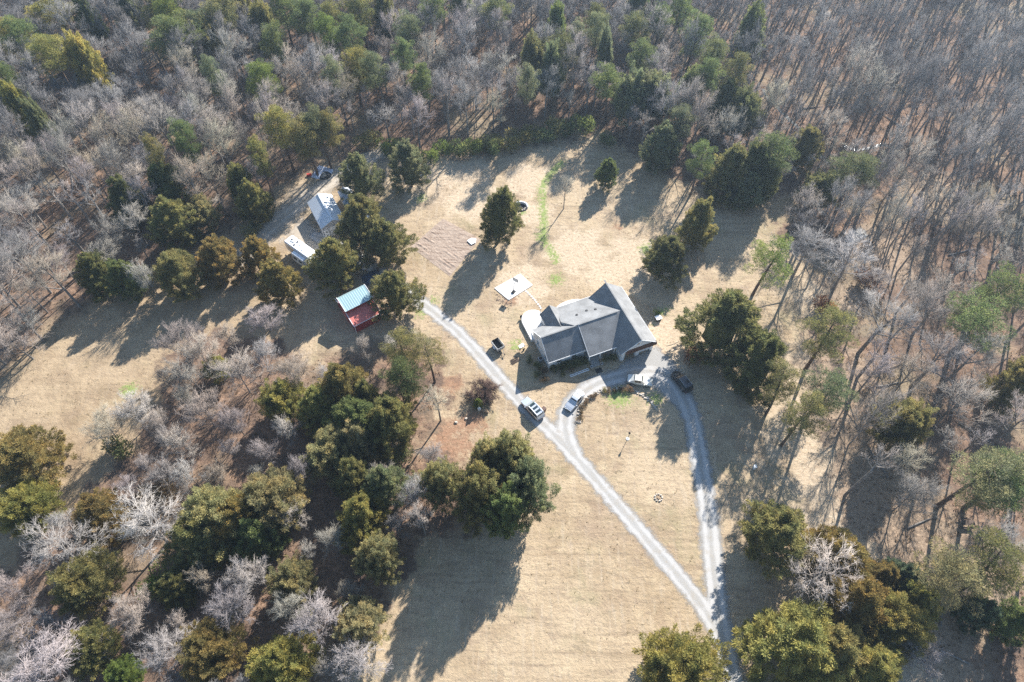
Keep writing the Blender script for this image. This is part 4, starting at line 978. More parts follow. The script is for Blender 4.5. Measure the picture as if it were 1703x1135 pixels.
ck.add([q for q in cks] + [(q[0], q[1], 2.6) for q in cks] + [(q[0] + .1, q[1] + .02, q[2]) for q in cks] + [(q[0] + .1, q[1] + .02, 2.6) for q in cks], [(0, 3, 4, 1), (1, 4, 5, 2), (6, 7, 10, 9), (7, 8, 11, 10), (0, 1, 7, 6), (1, 2, 8, 7), (2, 5, 11, 8), (0, 6, 9, 3)])
ck.build('cheek_wall', M['white_siding'], H)
roofpiece([(12.95, gy0 - .25, 2.82), (gxm, gy0 - .6, gz), (gxm, gy1 + .2, gz), (12.95, gy1 + .2, 2.82)], M['shingle'], 'garage_roof', .17)
roofpiece([(gxm, gy0 - .6, gz + .003), (20.55, gy0 - .12, 2.72), (20.55, gy1 + .4, 2.72), (gxm, gy1 + .2, gz + .003)], M['shingle'], 'garage_roof', .17)
# small rear gable
roofpiece([(2.85, 7.5, 2.95), (2.85, 10.6, 2.8), (4.7, 10.6, 4.85), (4.7, 4.9, 4.85)][::-1], M['shingle'], 'rear_gable_roof', .14)
roofpiece([(4.7, 4.9, 4.853), (4.7, 10.6, 4.853), (6.9, 10.6, 2.75), (6.9, 7.2, 2.9)][::-1], M['shingle'], 'rear_gable_roof', .14)
MB().prism([(3.1, 7.602), (6.6, 7.602), (6.6, 10.3), (3.1, 10.3)], 0, 2.7).build('wall', M['white_siding'], H)
tr = MB()      # eave boards and rake boards
tr.box((3.7, -.07, 2.72), (7.6, .05, .2)); tr.box((10.75, -1.65, 2.76), (6.74, .05, .22)); tr.box((10.4, 10.93, 2.64), (7.4, .05, .2))
def rake(a, b, off):
    a, b = Vector(a), Vector(b); o = Vector(off); tr.add([a, b, b - Vector((0, 0, .2)), a - Vector((0, 0, .2)), a + o, b + o, b + o - Vector((0, 0, .2)), a + o - Vector((0, 0, .2))], [(0, 1, 2, 3), (7, 6, 5, 4), (0, 4, 5, 1), (3, 2, 6, 7), (0, 3, 7, 4), (1, 5, 6, 2)])
rake((-.1, -.05, 2.83), (-.1, rv, rz + .03), (-.05, 0, 0)); rake((-.1, 7.95, 2.83), (-.1, rv, rz + .03), (-.05, 0, 0))
rake((7.38, -1.62, 2.88), (7.38, rv, rz + .12), (-.05, 0, 0))
rake((gxm, gy0 - .6, gz + .03), (12.95, gy0 - .25, 2.85), (0, -.05, 0)); rake((gxm, gy0 - .6, gz + .03), (20.55, gy0 - .12, 2.75), (0, -.05, 0))
tr.box((20.58, 3.7, 2.64), (.05, 14.2, .2))
tr.build('eave_trim', M['white'], H)
rg = MB()
rg.box((3.4, rv, rz + .02), (6.9, .24, .07)); rg.box((11.4, rv, rz + .11), (8.1, .24, .07)); rg.box((gxm, 3.7, gz + .02), (.24, 14.9, .07)); rg.build('ridge_cap', M['shingle'], H)
# brown pent roof over the garage doors, doors, gable window
pr = MB(); pr.slab([(gx0 + .55, gy0 - .5, 2.55), (20.5, gy0 - .5, 2.55), (20.5, gy0 - .003, 3.05), (gx0 + .55, gy0 - .003, 3.05)], .1); pr.build('pent_roof', M['brown_shingle'], H)
gd = MB()
for k in range(4): gd.box((18.5, gy0 + .42, .29 + k * .55), (2.5, .06, .53))
gd.build('garage_door', M['white'], H)
dk = MB(); dk.box((15.3, gy0 + 3.2, 1.1), (2.4, .06, 2.2)); dk.build('bay_shade_panel', M['dark'], H)  # near-black panel set inside the open bay, stands in for its shade
ob = MB(); ob.box((14.6, gy0 + 1.6, .5), (.7, .7, 1.0)); ob.box((15.8, gy0 + 1.9, .35), (1.0, .6, .7)); ob.build('stored_box', M['offwhite'], H)
ow = MB(); vs = [(gxm + .42 * cos(2 * pi * i / 8 + pi / 8), 0, 4.35 + .42 * sin(2 * pi * i / 8 + pi / 8)) for i in range(8)]
ow.loft([[(a, gy0 - .06, c) for a, b, c in vs], [(a, gy0 + .01, c) for a, b, c in vs]]); owo = ow.build('gable_window', M['white'], H)
ow = MB(); vs = [(gxm + .3 * cos(2 * pi * i / 8 + pi / 8), 0, 4.35 + .3 * sin(2 * pi * i / 8 + pi / 8)) for i in range(8)]
ow.loft([[(a, gy0 - .07, c) for a, b, c in vs], [(a, gy0 - .05, c) for a, b, c in vs]]); ow.build('pane', M['glass'], owo)
for x in (2.3, 5.3): win(x, .35, 1.75, 1.1, 1.35, 'v-')
for y in (1.9, 5.3): win(.25, y, 1.75, .9, 1.2, 'u-')
win(.25, 3.72, 4.5, .5, .6, 'u-')
for x in (1.6, 9.0): win(x, 7.6 if x < 5 else 7.9, 1.7, 1.2, 1.3, 'v+')
for y in (1.0, 5.0): win(gx1, y, 1.7, .9, 1.2, 'u+')
win(8.3, .9, 1.8, .9, 1.4, 'v-'); win(12.2, .9, 1.8, .9, 1.4, 'v-')
# porch
pf = MB(); pf.box((10.4, -.25, .25), (5.9, 2.3, .5)); pf.build('porch_floor', M['grey_wood'], H)
for x in (7.7, 9.95, 12.9): MB().box((x, -1.28, 1.6), (.16, .16, 2.2)).build('porch_post', M['white'], H)
dr = MB(); dr.box((10.3, .87, 1.55), (.95, .06, 2.1)); do = dr.build('front_door', M['brown_bin'], H)
MB().tube((10.65, .83, 1.5), (10.65, .77, 1.5), .05).build('handle', M['steel'], do)
for k in range(4): MB().box((8.75, -1.55 - k * .29, .44 - k * .11), (1.7, .29, .06)).build('step', M['grey_wood'], H)
rl = MB()
for x in (9.62,):
    rl.tube((x, -1.45, 1.35), (x, -2.65, .95), .045)
    for k in range(4): rl.tube((x, -1.5 - k * .36, .1), (x, -1.5 - k * .36, 1.33 - k * .12), .035)
for k in range(9): rl.tube((9.75 + k * .36, -1.35, .5), (9.75 + k * .36, -1.35, 1.35), .02, n=4)
rl.tube((9.7, -1.35, 1.35), (12.8, -1.35, 1.35), .04); rl.build('railing', M['wood'], H)
vp = MB(); vp.tube((9.3, 7.2, 3.6), (9.3, 7.2, 4.45), .06, n=8); vp.tube((5.6, 5.4, 4.3), (5.6, 5.4, 5.0), .06, n=8); vp.build('vent_pipe', M['black'], H)
dp = MB(); dp.tube((.2, .3, .1), (.2, .3, 2.7), .05, n=6); dp.tube((13.37, -2.99, .1), (13.37, -2.99, 2.6), .05, n=6); dp.build('downpipe', M['white'], H)
def HW(x, y, z=0.0):
    c, s = cos(HA), sin(HA); return Vector((HO[0] + x * c - y * s, HO[1] + x * s + y * c, z))

# raised white patios
pt = MB(); cx, cy, r = 2.0, 11.3, 2.35
pp = [(-.35, 7.0), (3.0, 7.0), (3.0, 10.4), (4.2, 10.5)] + [(cx + r * cos(a), cy + r * sin(a)) for a in np.linspace(-.15, pi * .97, 16)]
pt.prism([HW(*q)[:2] for q in pp], 0, .68); tag(pt.build('patio', M['concrete'], None), 'rounded white raised concrete patio at the left rear corner of the house', 'patio')
pt = MB(); pp = [(7.2, 10.2), (13.0, 10.2), (13.0, 12.1)] + [(10.1 + 2.9 * cos(a), 12.1 + 1.15 * sin(a)) for a in np.linspace(0.05, pi - .05, 14)] + [(7.2, 12.1)]
pt.prism([HW(*q)[:2] for q in pp], 0, .25); tag(pt.build('patio', M['concrete'], None), 'half round white patio edge behind the back porch roof', 'patio')
pc = MB(); pc.tube(HW(1.9, 9.2, .68), HW(3.9, 12.2, 2.6), .03, n=5); pc.tube(HW(3.9, 12.2, .0), HW(3.9, 12.2, 2.6), .035, n=5)
tag(pc.build('pole', M['grey_wood'], None), 'thin leaning pole across the round white patio', 'pole')
p = G(867.5, 531); t = empty('patio_chair', (p.x, p.y, 0), .5, 'small dark chair on the lawn beside the round patio', 'chair')
MB().box((0, 0, .42), (.5, .5, .06)).build('seat', M['black'], t); MB().box((0, .24, .72), (.5, .05, .5)).build('backrest', M['black'], t)
for a in (-.2, .2):
    for b in (-.2, .2): MB().box((a, b, .2), (.05, .05, .4)).build('leg', M['black'], t)
p = HW(-.45, 2.6); t = empty('air_conditioner', p, HA, 'grey air conditioner unit at the left wall of the house', 'air conditioner')
MB().box((0, 0, .4), (.8, .8, .8)).build('body', M['ac_grey'], t, bevel=.04); MB().tube((0, 0, .8), (0, 0, .83), .33, n=16).build('fan_grille', M['black'], t)
for i, (x, y) in enumerate([(7.75, -2.45), (9.85, -2.5)]):
    t = empty('planter', HW(x, y), 0, ['round white planter at the left foot of the porch steps', 'round white planter at the right foot of the porch steps'][i], 'planter', 'planters at the porch steps')
    b = MB(); rr = [(.16, 0), (.25, .4), (.27, .42), (.21, .42), (.18, .36)]; b.loft([[(q * cos(2 * pi * k / 12), q * sin(2 * pi * k / 12), z) for k in range(12)] for q, z in rr]); b.build('pot', M['terracotta'], t)
    MB().tube((0, 0, .34), (0, 0, .37), .17, n=10).build('soil', M['ash'], t)
for i, dy in enumerate((0, .32)):
    b = MB(); b.box(HW(5.2, -2.75 + dy, .06), (3.9, .13, .06), rz=HA + .02); tag(b.build('white_board', M['white'], None), ['long white board lying before the house, nearer the drive', 'long white board lying before the house, nearer the wall'][i], 'board', 'boards before the house')
b = MB(); b.box(HW(8.75, -3.5, .015), (1.2, 1.0, .03), rz=HA); tag(b.build('door_mat', M['rubber'], None), 'dark mat on the ground below the porch steps', 'mat')
SHR = [(1.0, -.4, 1.0), (2.4, -.7, 1.1), (3.6, -.6, 1.2), (4.8, -.7, 1.3), (6.0, -.8, 1.4), (7.0, -.9, 1.1), (4.0, -1.6, .8), (2.2, -1.7, .8), (-.9, .1, 1.0), (-1.4, 1.4, 1.1), (-2.2, -.4, .9), (-1.6, -1.9, 1.0), (-2.4, 3.2, .9), (11.0, -2.2, .9), (12.3, -2.3, .9)]
SL = ['low dark shrub at the front left corner of the house', 'dark shrub under the front left window', 'dark shrub in the middle of the front bed', 'rounded dark shrub between the front windows', 'tall dark shrub left of the porch', 'dark shrub touching the porch end', 'low shrub at the outer edge of the front bed', 'outermost low shrub left in the front bed', 'brownish shrub by the left wall near the air conditioner', 'brown shrub left of the air conditioner', 'small brown shrub out from the left house corner', 'round shrub standing apart in the house shadow', 'dark shrub farthest back along the left wall', 'low shrub right of the porch steps', 'low shrub by the garage side wall']
for (x, y, r), lab in zip(SHR, SL):
    q = HW(x, y); plant('U', q.x, q.y, r * 1.25, r * .85, rng.choice('dd4'), lab, 'shrubs round the house')
p = G(1094, 532); t = empty('white_box', (p.x, p.y, 0), HA, 'white topped utility box on the grass right of the house', 'box')
MB().box((0, 0, .35), (1.0, .8, .7)).build('body', M['dark'], t); MB().box((0, 0, .74), (1.2, 1.0, .08)).build('lid', M['white'], t)
plant('U', *G(1092, 523)[:2], 1.0, .8, 'v', 'small green shrub behind the white topped box')
hz = MB(); hz.path([G(1108, 576, .03), G(1122, 572, .03), G(1130, 568, .03)], [.035] * 3, 5); tag(hz.build('hose', M['black'], None), 'dark hose lying on the bare ground right of the garage', 'hose')

# ------------------------------------------------------------------ basketball pad
pc = P2([(822, 480), (865, 456), (886, 475), (846, 500)])
b = MB(); b.prism([tuple(q) for q in pc][::-1], 0, .12); tag(b.build('concrete_pad', M['concrete'], None), 'white concrete basketball pad on the lawn', 'pad')
p = G(854, 486, .12); t = empty('basketball_hoop', (p.x, p.y, .12), radians(-30), 'portable basketball hoop on the white concrete pad', 'basketball hoop')
MB().box((0, 0, .12), (.7, .9, .24), taper=.75).build('base', M['black'], t)
b = MB(); b.path([(0, 0, .2), (0, .1, 2.2), (0, .55, 2.9)], [.06, .055, .05], 8); b.build('pole', M['black'], t)
bo = MB().box((0, .62, 3.15), (1.15, .05, .75)).build('backboard', M['offwhite'], t); f = MB()
for sx in (-.57, .57): f.box((sx, .62, 3.15), (.05, .08, .85))
for sz in (2.76, 3.54): f.box((0, .62, sz), (1.09, .08, .05))
f.build('board_frame', M['black'], bo)
b = MB(); R_ = .23
for k in range(14):
    a, c = 2 * pi * k / 14, 2 * pi * (k + 1) / 14; b.tube((R_ * cos(a), .9 + R_ * sin(a), 2.93), (R_ * cos(c), .9 + R_ * sin(c), 2.93), .015, n=4, cap=False)
b.build('rim', M['red_paint'], t)
STP = [(875, 485), (878, 487.5), (881, 490.5), (884, 493.5), (887, 496.5), (890, 499.5), (892, 503), (895, 506.5), (897.5, 510), (899.5, 513)]
for i, (x, y) in enumerate(STP):
    g = G(x, y); b = MB(); n = 7; rr = [rng.uniform(.19, .25) for _ in range(n)]
    b.prism([(rr[k] * cos(2 * pi * k / n), rr[k] * sin(2 * pi * k / n)) for k in range(n)], 0, .06)
    o = b.build('stepping_stone', M['concrete'], None, loc=(g.x, g.y, 0)); lab = 'pale stepping stone in the curved row from pad to patio'
    if i == 0: lab = 'first stepping stone, right beside the basketball pad'
    if i == len(STP) - 1: lab = 'last stepping stone, nearest the patio'
    tag(o, lab, 'stepping stone', 'stepping stones to the patio')
# dry leaves and mulch at the corner of the pad
def scatter(name, label, px, py, rad, n, size, m, kind='stuff', flat=.3, seed=1, cat=None, ell=(1, 1)):
    rg = random.Random(seed); g = G(px, py); b = MB()
    for _ in range(n):
        a, q = rg.uniform(0, 6.28), rad * math.sqrt(rg.random()); s = size * rg.uniform(.5, 1.4)
        b.rock((g.x + q * cos(a) * ell[0], g.y + q * sin(a) * ell[1], s * flat * .4), (s, s * rg.uniform(.6, 1), s * flat), rg)
    o = b.build(name, m); return tag(o, label, cat, None, kind)
scatter('dry_debris', 'dark dry leaves gathered at the pad corner', 842, 504, 1.4, 45, .13, M['bark_brown'], seed=3)
scatter('dry_debris', 'dark dry leaves along the short edge of the pad', 829, 495, 1.0, 25, .11, M['bark_brown'], seed=4)

# ------------------------------------------------------------------ garden plot with furrows
GA = P2([(683, 411), (737, 364), (799, 398), (748, 460)])
o_, ex, ey = GA[1], GA[2] - GA[1], GA[0] - GA[1]
nu, nv = 60, 90; vs = []; rgd = np.random.RandomState(8)
rough = rgd.normal(size=(nv + 1, nu + 1)) * .03; dirs = ex / np.linalg.norm(ex)
for j in range(nv + 1):
    for i in range(nu + 1):
        a, c = i / nu, j / nv; q = o_ + ex * a + ey * c + (GA[3] - GA[2] - ey) * a * c
        e = min(a, 1 - a, c, 1 - c); fur = .5 + .5 * sin(c * 2 * pi * 13 + .9 * sin(a * 5) + 1.6 * sin(c * 7 + 2)); strong = np.clip((c - .3) / .25, 0.05, 1) * np.clip(.45 + .9 * sin(a * 7 + c * 11) * sin(a * 3 - c * 17), .08, 1)
        vs.append((q[0], q[1], .02 + min(1, e * 14) * (.05 + .13 * fur * strong * (0.5 + .5 * sin(a * 9 + j * .35)) + rough[j, i])))
ix = np.arange((nu + 1) * (nv + 1)).reshape(nv + 1, nu + 1)
Fg = np.stack([ix[:-1, :-1], ix[1:, :-1], ix[1:, 1:], ix[:-1, 1:]], -1).reshape(-1, 4)
k = N('tilled soil'); p_ = k.gen(); f1 = k.noise(1.2, p_, 5, .7); f2 = k.noise(.9, k.mapped(p_, (.25, 2.2, 1), (0, 0, radians(34))), 4, .7)
c_ = k.mix(k.ramp(f1, .3, .7), (.36, .285, .225), (.26, .195, .15)); c_ = k.mix(k.ramp(f2, .5, .68, 0, .8), c_, (.13, .085, .062))
M['soil'] = k.out(c_, .95, 0, k.bump(f1, .8, .1), .1)
gp = bpy.data.objects.new('garden_plot', npmesh('garden_plot', np.array(vs), Fg, M['soil'])); C.objects.link(gp)
tag(gp, 'tilled brown garden plot with furrows on the lawn', None, None, 'structure')
b = MB(); hp = P2([(777, 402), (784, 397.5), (792, 399), (791, 405), (784, 408.5)]); b.prism([tuple(q) for q in hp][::-1], .12, .3)
tag(b.build('white_sheet', M['white'], None), 'white flat panel lying on the garden plot', 'panel')

# ------------------------------------------------------------------ fire pit on the back lawn
p = G(866, 345.5); t = empty('fire_pit', (p.x, p.y, 0), 0, 'round fire pit with white rear wall on the back lawn', 'fire pit'); b = MB()
for k in range(14):
    a = pi * k / 13; b.box((1.45 * cos(a), 1.45 * sin(a) * .9, .3), (.36, .24, .6), rz=a + pi / 2)
b.build('rear_wall', M['white'], t); MB().tube((0, 0, -.02), (0, 0, .03), 1.35, n=20).build('ash_bed', M['ash'], t)
rg = random.Random(2)
for k in range(6):
    a = pi + pi * (k + .5) / 6; b = MB(); b.rock((1.1 * cos(a), .95 * sin(a), .14), (.28, .22, .24), rg); b.build('stone', M['stone'], t)

# ------------------------------------------------------------------ grey metal shed, small shed, red barn
def gable(name, x, y, rz, L, Wd, he, hr, wm, rm, label, over=.2):
    t = empty(name, (x, y, 0), rz, label, 'shed'); h = Wd / 2
    b = MB(); b.prism([(-L / 2, -h), (L / 2, -h), (L / 2, h), (-L / 2, h)], 0, he)
    for xx in (-L / 2, L / 2 - .08): b.add([(xx, -h, he), (xx, h, he), (xx, 0, hr - .05), (xx + .08, -h, he), (xx + .08, h, he), (xx + .08, 0, hr - .05)], [(0, 2, 1), (3, 4, 5), (0, 3, 5, 2), (1, 2, 5, 4)])
    b.build('wall', wm, t); s = (hr - he) / h
    for q in (-1, 1):
        P = [(-L / 2 - over, 0, hr + .04), (L / 2 + over, 0, hr + .04), (L / 2 + over, q * (h + over), he - s * over + .04), (-L / 2 - over, q * (h + over), he - s * over + .04)]
        MB().slab(P if q < 0 else P[::-1], .05).build('roof', rm, t)
    MB().box((0, 0, hr + .07), (L + 2 * over, .3, .05)).build('ridge_cap', rm, t)
    return t
sa = radians(-60)
sh = gable('metal_shed', -40.0, 102.25, sa, 8.3, 5.0, 3.0, 4.25, M['grey_siding'], M['shed_roof'], 'large grey metal shed with pale gable roof beside a big olive cedar')
so_ = MB(); so_.box((4.19, .35, 1.25), (.06, 2.7, 2.5)); so_.build('roller_door', M['offwhite'], sh)
b = MB(); b.box((4.19, -1.75, 1.05), (.06, 1.0, 2.1)); d_ = b.build('door', M['white'], sh); MB().box((4.23, -1.75, 1.5), (.03, .35, .35)).build('pane', M['glass'], d_)
b = MB()
for yy in (-2.5, 2.5): b.box((4.17, yy, 1.5), (.08, .12, 3.0))
b.build('corner_trim', M['white'], sh)
sh2 = gable('small_shed', -36.3, 107.3, radians(-60.5), 5.0, 2.7, 2.3, 3.0, M['offwhite'], M['shed2_roof'], 'small shed with blue grey roof behind the large metal shed', .15)
b = MB(); b.box((2.52, 0, 1.0), (.05, .9, 1.9)); b.build('door', M['white'], sh2)
p = G(607, 367); rg = random.Random(5); t = empty('covered_load', (p.x, p.y, 0), .4, 'small load under a white cover between cedars behind the sheds', 'covered load')
b = MB(); b.rock((0, 0, .5), (1.2, .8, .9), rg); b.rock((.8, .3, .4), (.7, .7, .7), rg); b.build('cover', M['white'], t)
MB().box((0, 0, .06), (2.2, 1.5, .12)).build('pallet', M['wood'], t)

# red barn: centre bay under teal roof, red lean-to on each long side.  local x along the ridge, y to the rear
BA = radians(36.3); t = empty('red_barn', (-30.15, 78.6, 0), BA, 'red metal barn with weathered teal centre roof and red lean to roofs', 'barn')
L = 5.5
b = MB(); b.prism([(-L / 2, -1.55), (L / 2, -1.55), (L / 2, 1.55), (-L / 2, 1.55)], 0, 3.95)
b.prism([(-L / 2 + .02, -4.35), (L / 2 - .02, -4.35), (L / 2 - .02, -1.552), (-L / 2 + .02, -1.552)], 0, 2.35)
b.prism([(-L / 2 + .02, 1.552), (L / 2 - .02, 1.552), (L / 2 - .02, 3.2), (-L / 2 + .02, 3.2)], 0, 2.2)
b.build('wall', M['red_wall'], t)
MB().slab([(-L / 2 - .2, -1.85, 4.05), (L / 2 + .2, -1.85, 4.05), (L / 2 + .2, 1.2, 4.75), (-L / 2 - .2, 1.2, 4.75)], .07).build('centre_roof', M['teal_roof'], t)
MB().slab([(-L / 2 - .2, 1.2, 4.752), (L / 2 + .2, 1.2, 4.752), (L / 2 + .2, 1.85, 4.3), (-L / 2 - .2, 1.85, 4.3)], .07).build('centre_roof', M['teal_roof'], t)
MB().slab([(-L / 2 - .12, -4.55, 2.35), (L / 2 + .12, -4.55, 2.35), (L / 2 + .12, -1.56, 3.15), (-L / 2 - .12, -1.56, 3.15)], .06).build('lean_to_roof', M['red_roof'], t)
MB().slab([(-L / 2 - .12, 1.56, 3.0), (L / 2 + .12, 1.56, 3.0), (L / 2 + .12, 3.5, 2.4), (-L / 2 - .12, 3.5, 2.4)], .06).build('lean_to_roof', M['red_roof'], t)
b = MB()
def strip(a, c, wd=.07): b.tube(a, c, wd, n=4)
for sx in (-L / 2 - .15, L / 2 + .15):
    strip((sx, -4.55, 2.38), (sx, -1.56, 3.18)); strip((sx, 1.56, 3.03), (sx, 3.5, 2.43)); strip((sx * 1.013, -1.85, 4.08), (sx * 1.013, 1.2, 4.78)); strip((sx * 1.013, 1.2, 4.78), (sx * 1.013, 1.85, 4.33))
strip((-L / 2 - .15, -4.57, 2.36), (L / 2 + .15, -4.57, 2.36), .05)
for sx in (-L / 2, L / 2): b.box((sx, -4.36, 1.17), (.1, .1, 2.34))
b.build('white_trim', M['white'], t)
b = MB(); b.box((-L / 2 - .03, 0, 1.4), (.05, 2.2, 2.8)); b.build('barn_door', M['red_roof'], t)
# junk by the barn
def crumple(name, label, px, py, rx, ry, h, m, cat, seed, rz=0.0):
    rs_ = np.random.RandomState(seed); n = 14; g = G(px, py); vs = []
    for j in range(n + 1):
        for i in range(n + 1):
            a, c = i / n * 2 - 1, j / n * 2 - 1; rr = max(abs(a), abs(c)); z = h * max(0, 1 - rr ** 3) * rs_.uniform(.35, 1.0)
            vs.append((a * rx * rs_.uniform(.9, 1.08), c * ry * rs_.uniform(.9, 1.08), z + .01))
    q = np.arange((n + 1) ** 2).reshape(n + 1, n + 1); Fq = np.stack([q[:-1, :-1], q[:-1, 1:], q[1:, 1:], q[1:, :-1]], -1).reshape(-1, 4)
    o = bpy.data.objects.new(name, npmesh(name, np.array(vs), Fq, m)); C.objects.link(o); o.location = (g.x, g.y, 0); o.rotation_euler = (0, 0, rz)
    return tag(o, label, cat)
crumple('tarp_pile', 'dark tarpaulin covered woodpile between the red barn and cedars', 618, 462, 1.9, 1.5, .9, M['dark_tarp'], 'tarp pile', 5, .6)
b = MB(); g = G(611, 447); b.box((g.x, g.y, .06), (2.0, 1.1, .12), rz=-.1); tag(b.build('concrete_slab', M['concrete'], None), 'pale concrete slab beside the dark tarpaulin pile', 'slab')
t = empty('paved_walk', G(633, 444), radians(62), 'short brick paved walk between the cedars above the barn', 'walk')
for i in range(7):
    for j in range(2): MB().box((i * .52 - 1.6, j * .52 - .26, .04 + .01 * ((i + j) % 2)), (.48, .48, .08)).build('paver', M['brown_shingle'] if (i + j) % 2 else M['stone'], t)
for i, (dx, s) in enumerate(((0, 0), (.5, .2), (1.0, .1))):
    g = G(624 + dx * 5, 464 + s * 6); b = MB(); b.box((g.x, g.y, .9), (.08, 2.4, .05), rz=-.75); tag(b.build('metal_pipe', M['steel'], None), 'thin pale pipe lying over the dark tarpaulin pile', 'pipe', 'pipes on the tarpaulin pile')
crumple('tarp_pile', 'silver blue tarpaulin heaped beside the burn pile at the wood edge', 530.5, 287, 1.1, 2.0, .9, M['tarp'], 'tarp', 9, -.25)
crumple('tarp_pile', 'second crumpled silver tarpaulin at the back of the burn pile', 542, 283.5, 1.7, .7, .7, M['tarp'], 'tarp', 12, -.2)
g = G(540, 292); t = empty('burn_pile', (g.x, g.y, 0), 0, 'dark burn pile of charred debris at the wood edge', 'burn pile'); rg = random.Random(4); b = MB()
MB().tube((0, 0, -.02), (0, 0, .25), 1.6, 1.1, n=14).build('ash_mound', M['ash'], t)
for k in range(26): a = rg.uniform(0, 6.28); q = rg.uniform(0, 1.3); b.rock((q * cos(a), q * sin(a) * .8, .3), (rg.uniform(.1, .3), rg.uniform(.1, .25), .2), rg)
tag(b.build('debris', M['stone'], t), kind='stuff')
b = MB(); g = G(514.5, 292.5); b.box((g.x, g.y, .3), (1.0, .45, .5), rz=.2); tag(b.build('red_crate', M['red_paint'], None), 'red crate left of the silver tarpaulin', 'crate')

# ------------------------------------------------------------------ camper trailer
RA = radians(-37); a_, b_ = Vector((-46.3, 94.0, 0)), Vector((-39.2, 88.65, 0)); mid = (a_ + b_) / 2
t = empty('camper', mid, RA, 'white camper trailer with slide outs parked beside a cedar', 'camper'); L = 8.8; hw = 1.15
def rbox(b, x0, x1, y0, y1, z0, z1, r=.12):
    ys_ = [(y0, z0), (y1, z0), (y1, z1 - r), (y1 - r, z1), (y0 + r, z1), (y0, z1 - r)]
    b.loft([[(x, y, z) for y, z in ys_] for x in (x0, x1)])
b = MB(); ys_ = [(-hw, .55), (hw, .55), (hw, 3.4), (hw - .15, 3.55), (-hw + .15, 3.55), (-hw, 3.4)]
rings = []
for x, k, z0 in ((-L / 2, .93, 1.5), (-L / 2 + .35, 1, 1.2), (-L / 2 + 1.9, 1, 1.15), (-L / 2 + 2.0, 1, .55), (L / 2 - .3, 1, .55), (L / 2, .97, .65)):
    rings.append([(x, y * k, z0 if z == .55 else (z if k == 1 else z * .97)) for y, z in ys_])
b.loft(rings); b.build('body', M['rv_white'], t)
b = MB(); rbox(b, -1.3, 2.1, -hw - .95, -hw + .05, .75, 2.95); s1 = b.build('slide_out', M['rv_white'], t)
b = MB(); rbox(b, 2.75, 4.2, -hw - .85, -hw + .05, .75, 3.35); s2 = b.build('slide_out', M['rv_white'], t)
for x0, x1, pr_, par in ((-.9, .2, .952, s1), (.7, 1.7, .952, s1), (3.0, 3.9, .852, s2)):
    MB().box(((x0 + x1) / 2, -hw - pr_, 2.0), (x1 - x0, .03, .75)).build('window', M['glass'], par)
for x0, x1 in ((-3.4, -2.5), (-2.2, -1.6)): MB().box(((x0 + x1) / 2, -hw - .012, 2.35), (x1 - x0, .03, .6)).build('window', M['glass'], t)
b = MB(); b.box((-.4, -hw - .012, 1.05), (L - 3.4, .026, .3)); b.box((-.4, hw + .012, 1.05), (L - 3.4, .026, .3)); b.build('stripe', M['rv_stripe'], t)
for x, y in ((-3.4, .2), (-2.0, .45), (-1.0, .35), (-1.9, -.5), (.3, -.35), (1.8, .3)): MB().box((x, y, 3.61), (.38, .38, .11), taper=.8).build('roof_vent', M['offwhite'] if x > -1.5 else M['black'], t)
MB().box((-2.9, -.1, 3.6), (1.1, .35, .1)).build('roof_antenna', M['ac_grey'], t)
for x in (.3, 1.25):
    for y in (-.95, .95):
        wq = MB().tube((x, y - .12, .38), (x, y + .12, .38), .38, n=14).build('wheel', M['rubber'], t); MB().tube((x, y - .13, .38), (x, y + .13, .38), .2, n=10).build('rim', M['steel'], wq)
for x in (-3.3, 4.0):
    for y in (-.8, .8): MB().box((x, y, .4), (.1, .1, 1.0)).build('jack', M['black'], t)
b = MB(); b.path([(-L / 2 + .3, 0, 1.3), (-L / 2 - .35, 0, 1.2)], [.12, .1], 6); b.build('hitch', M['black'], t)

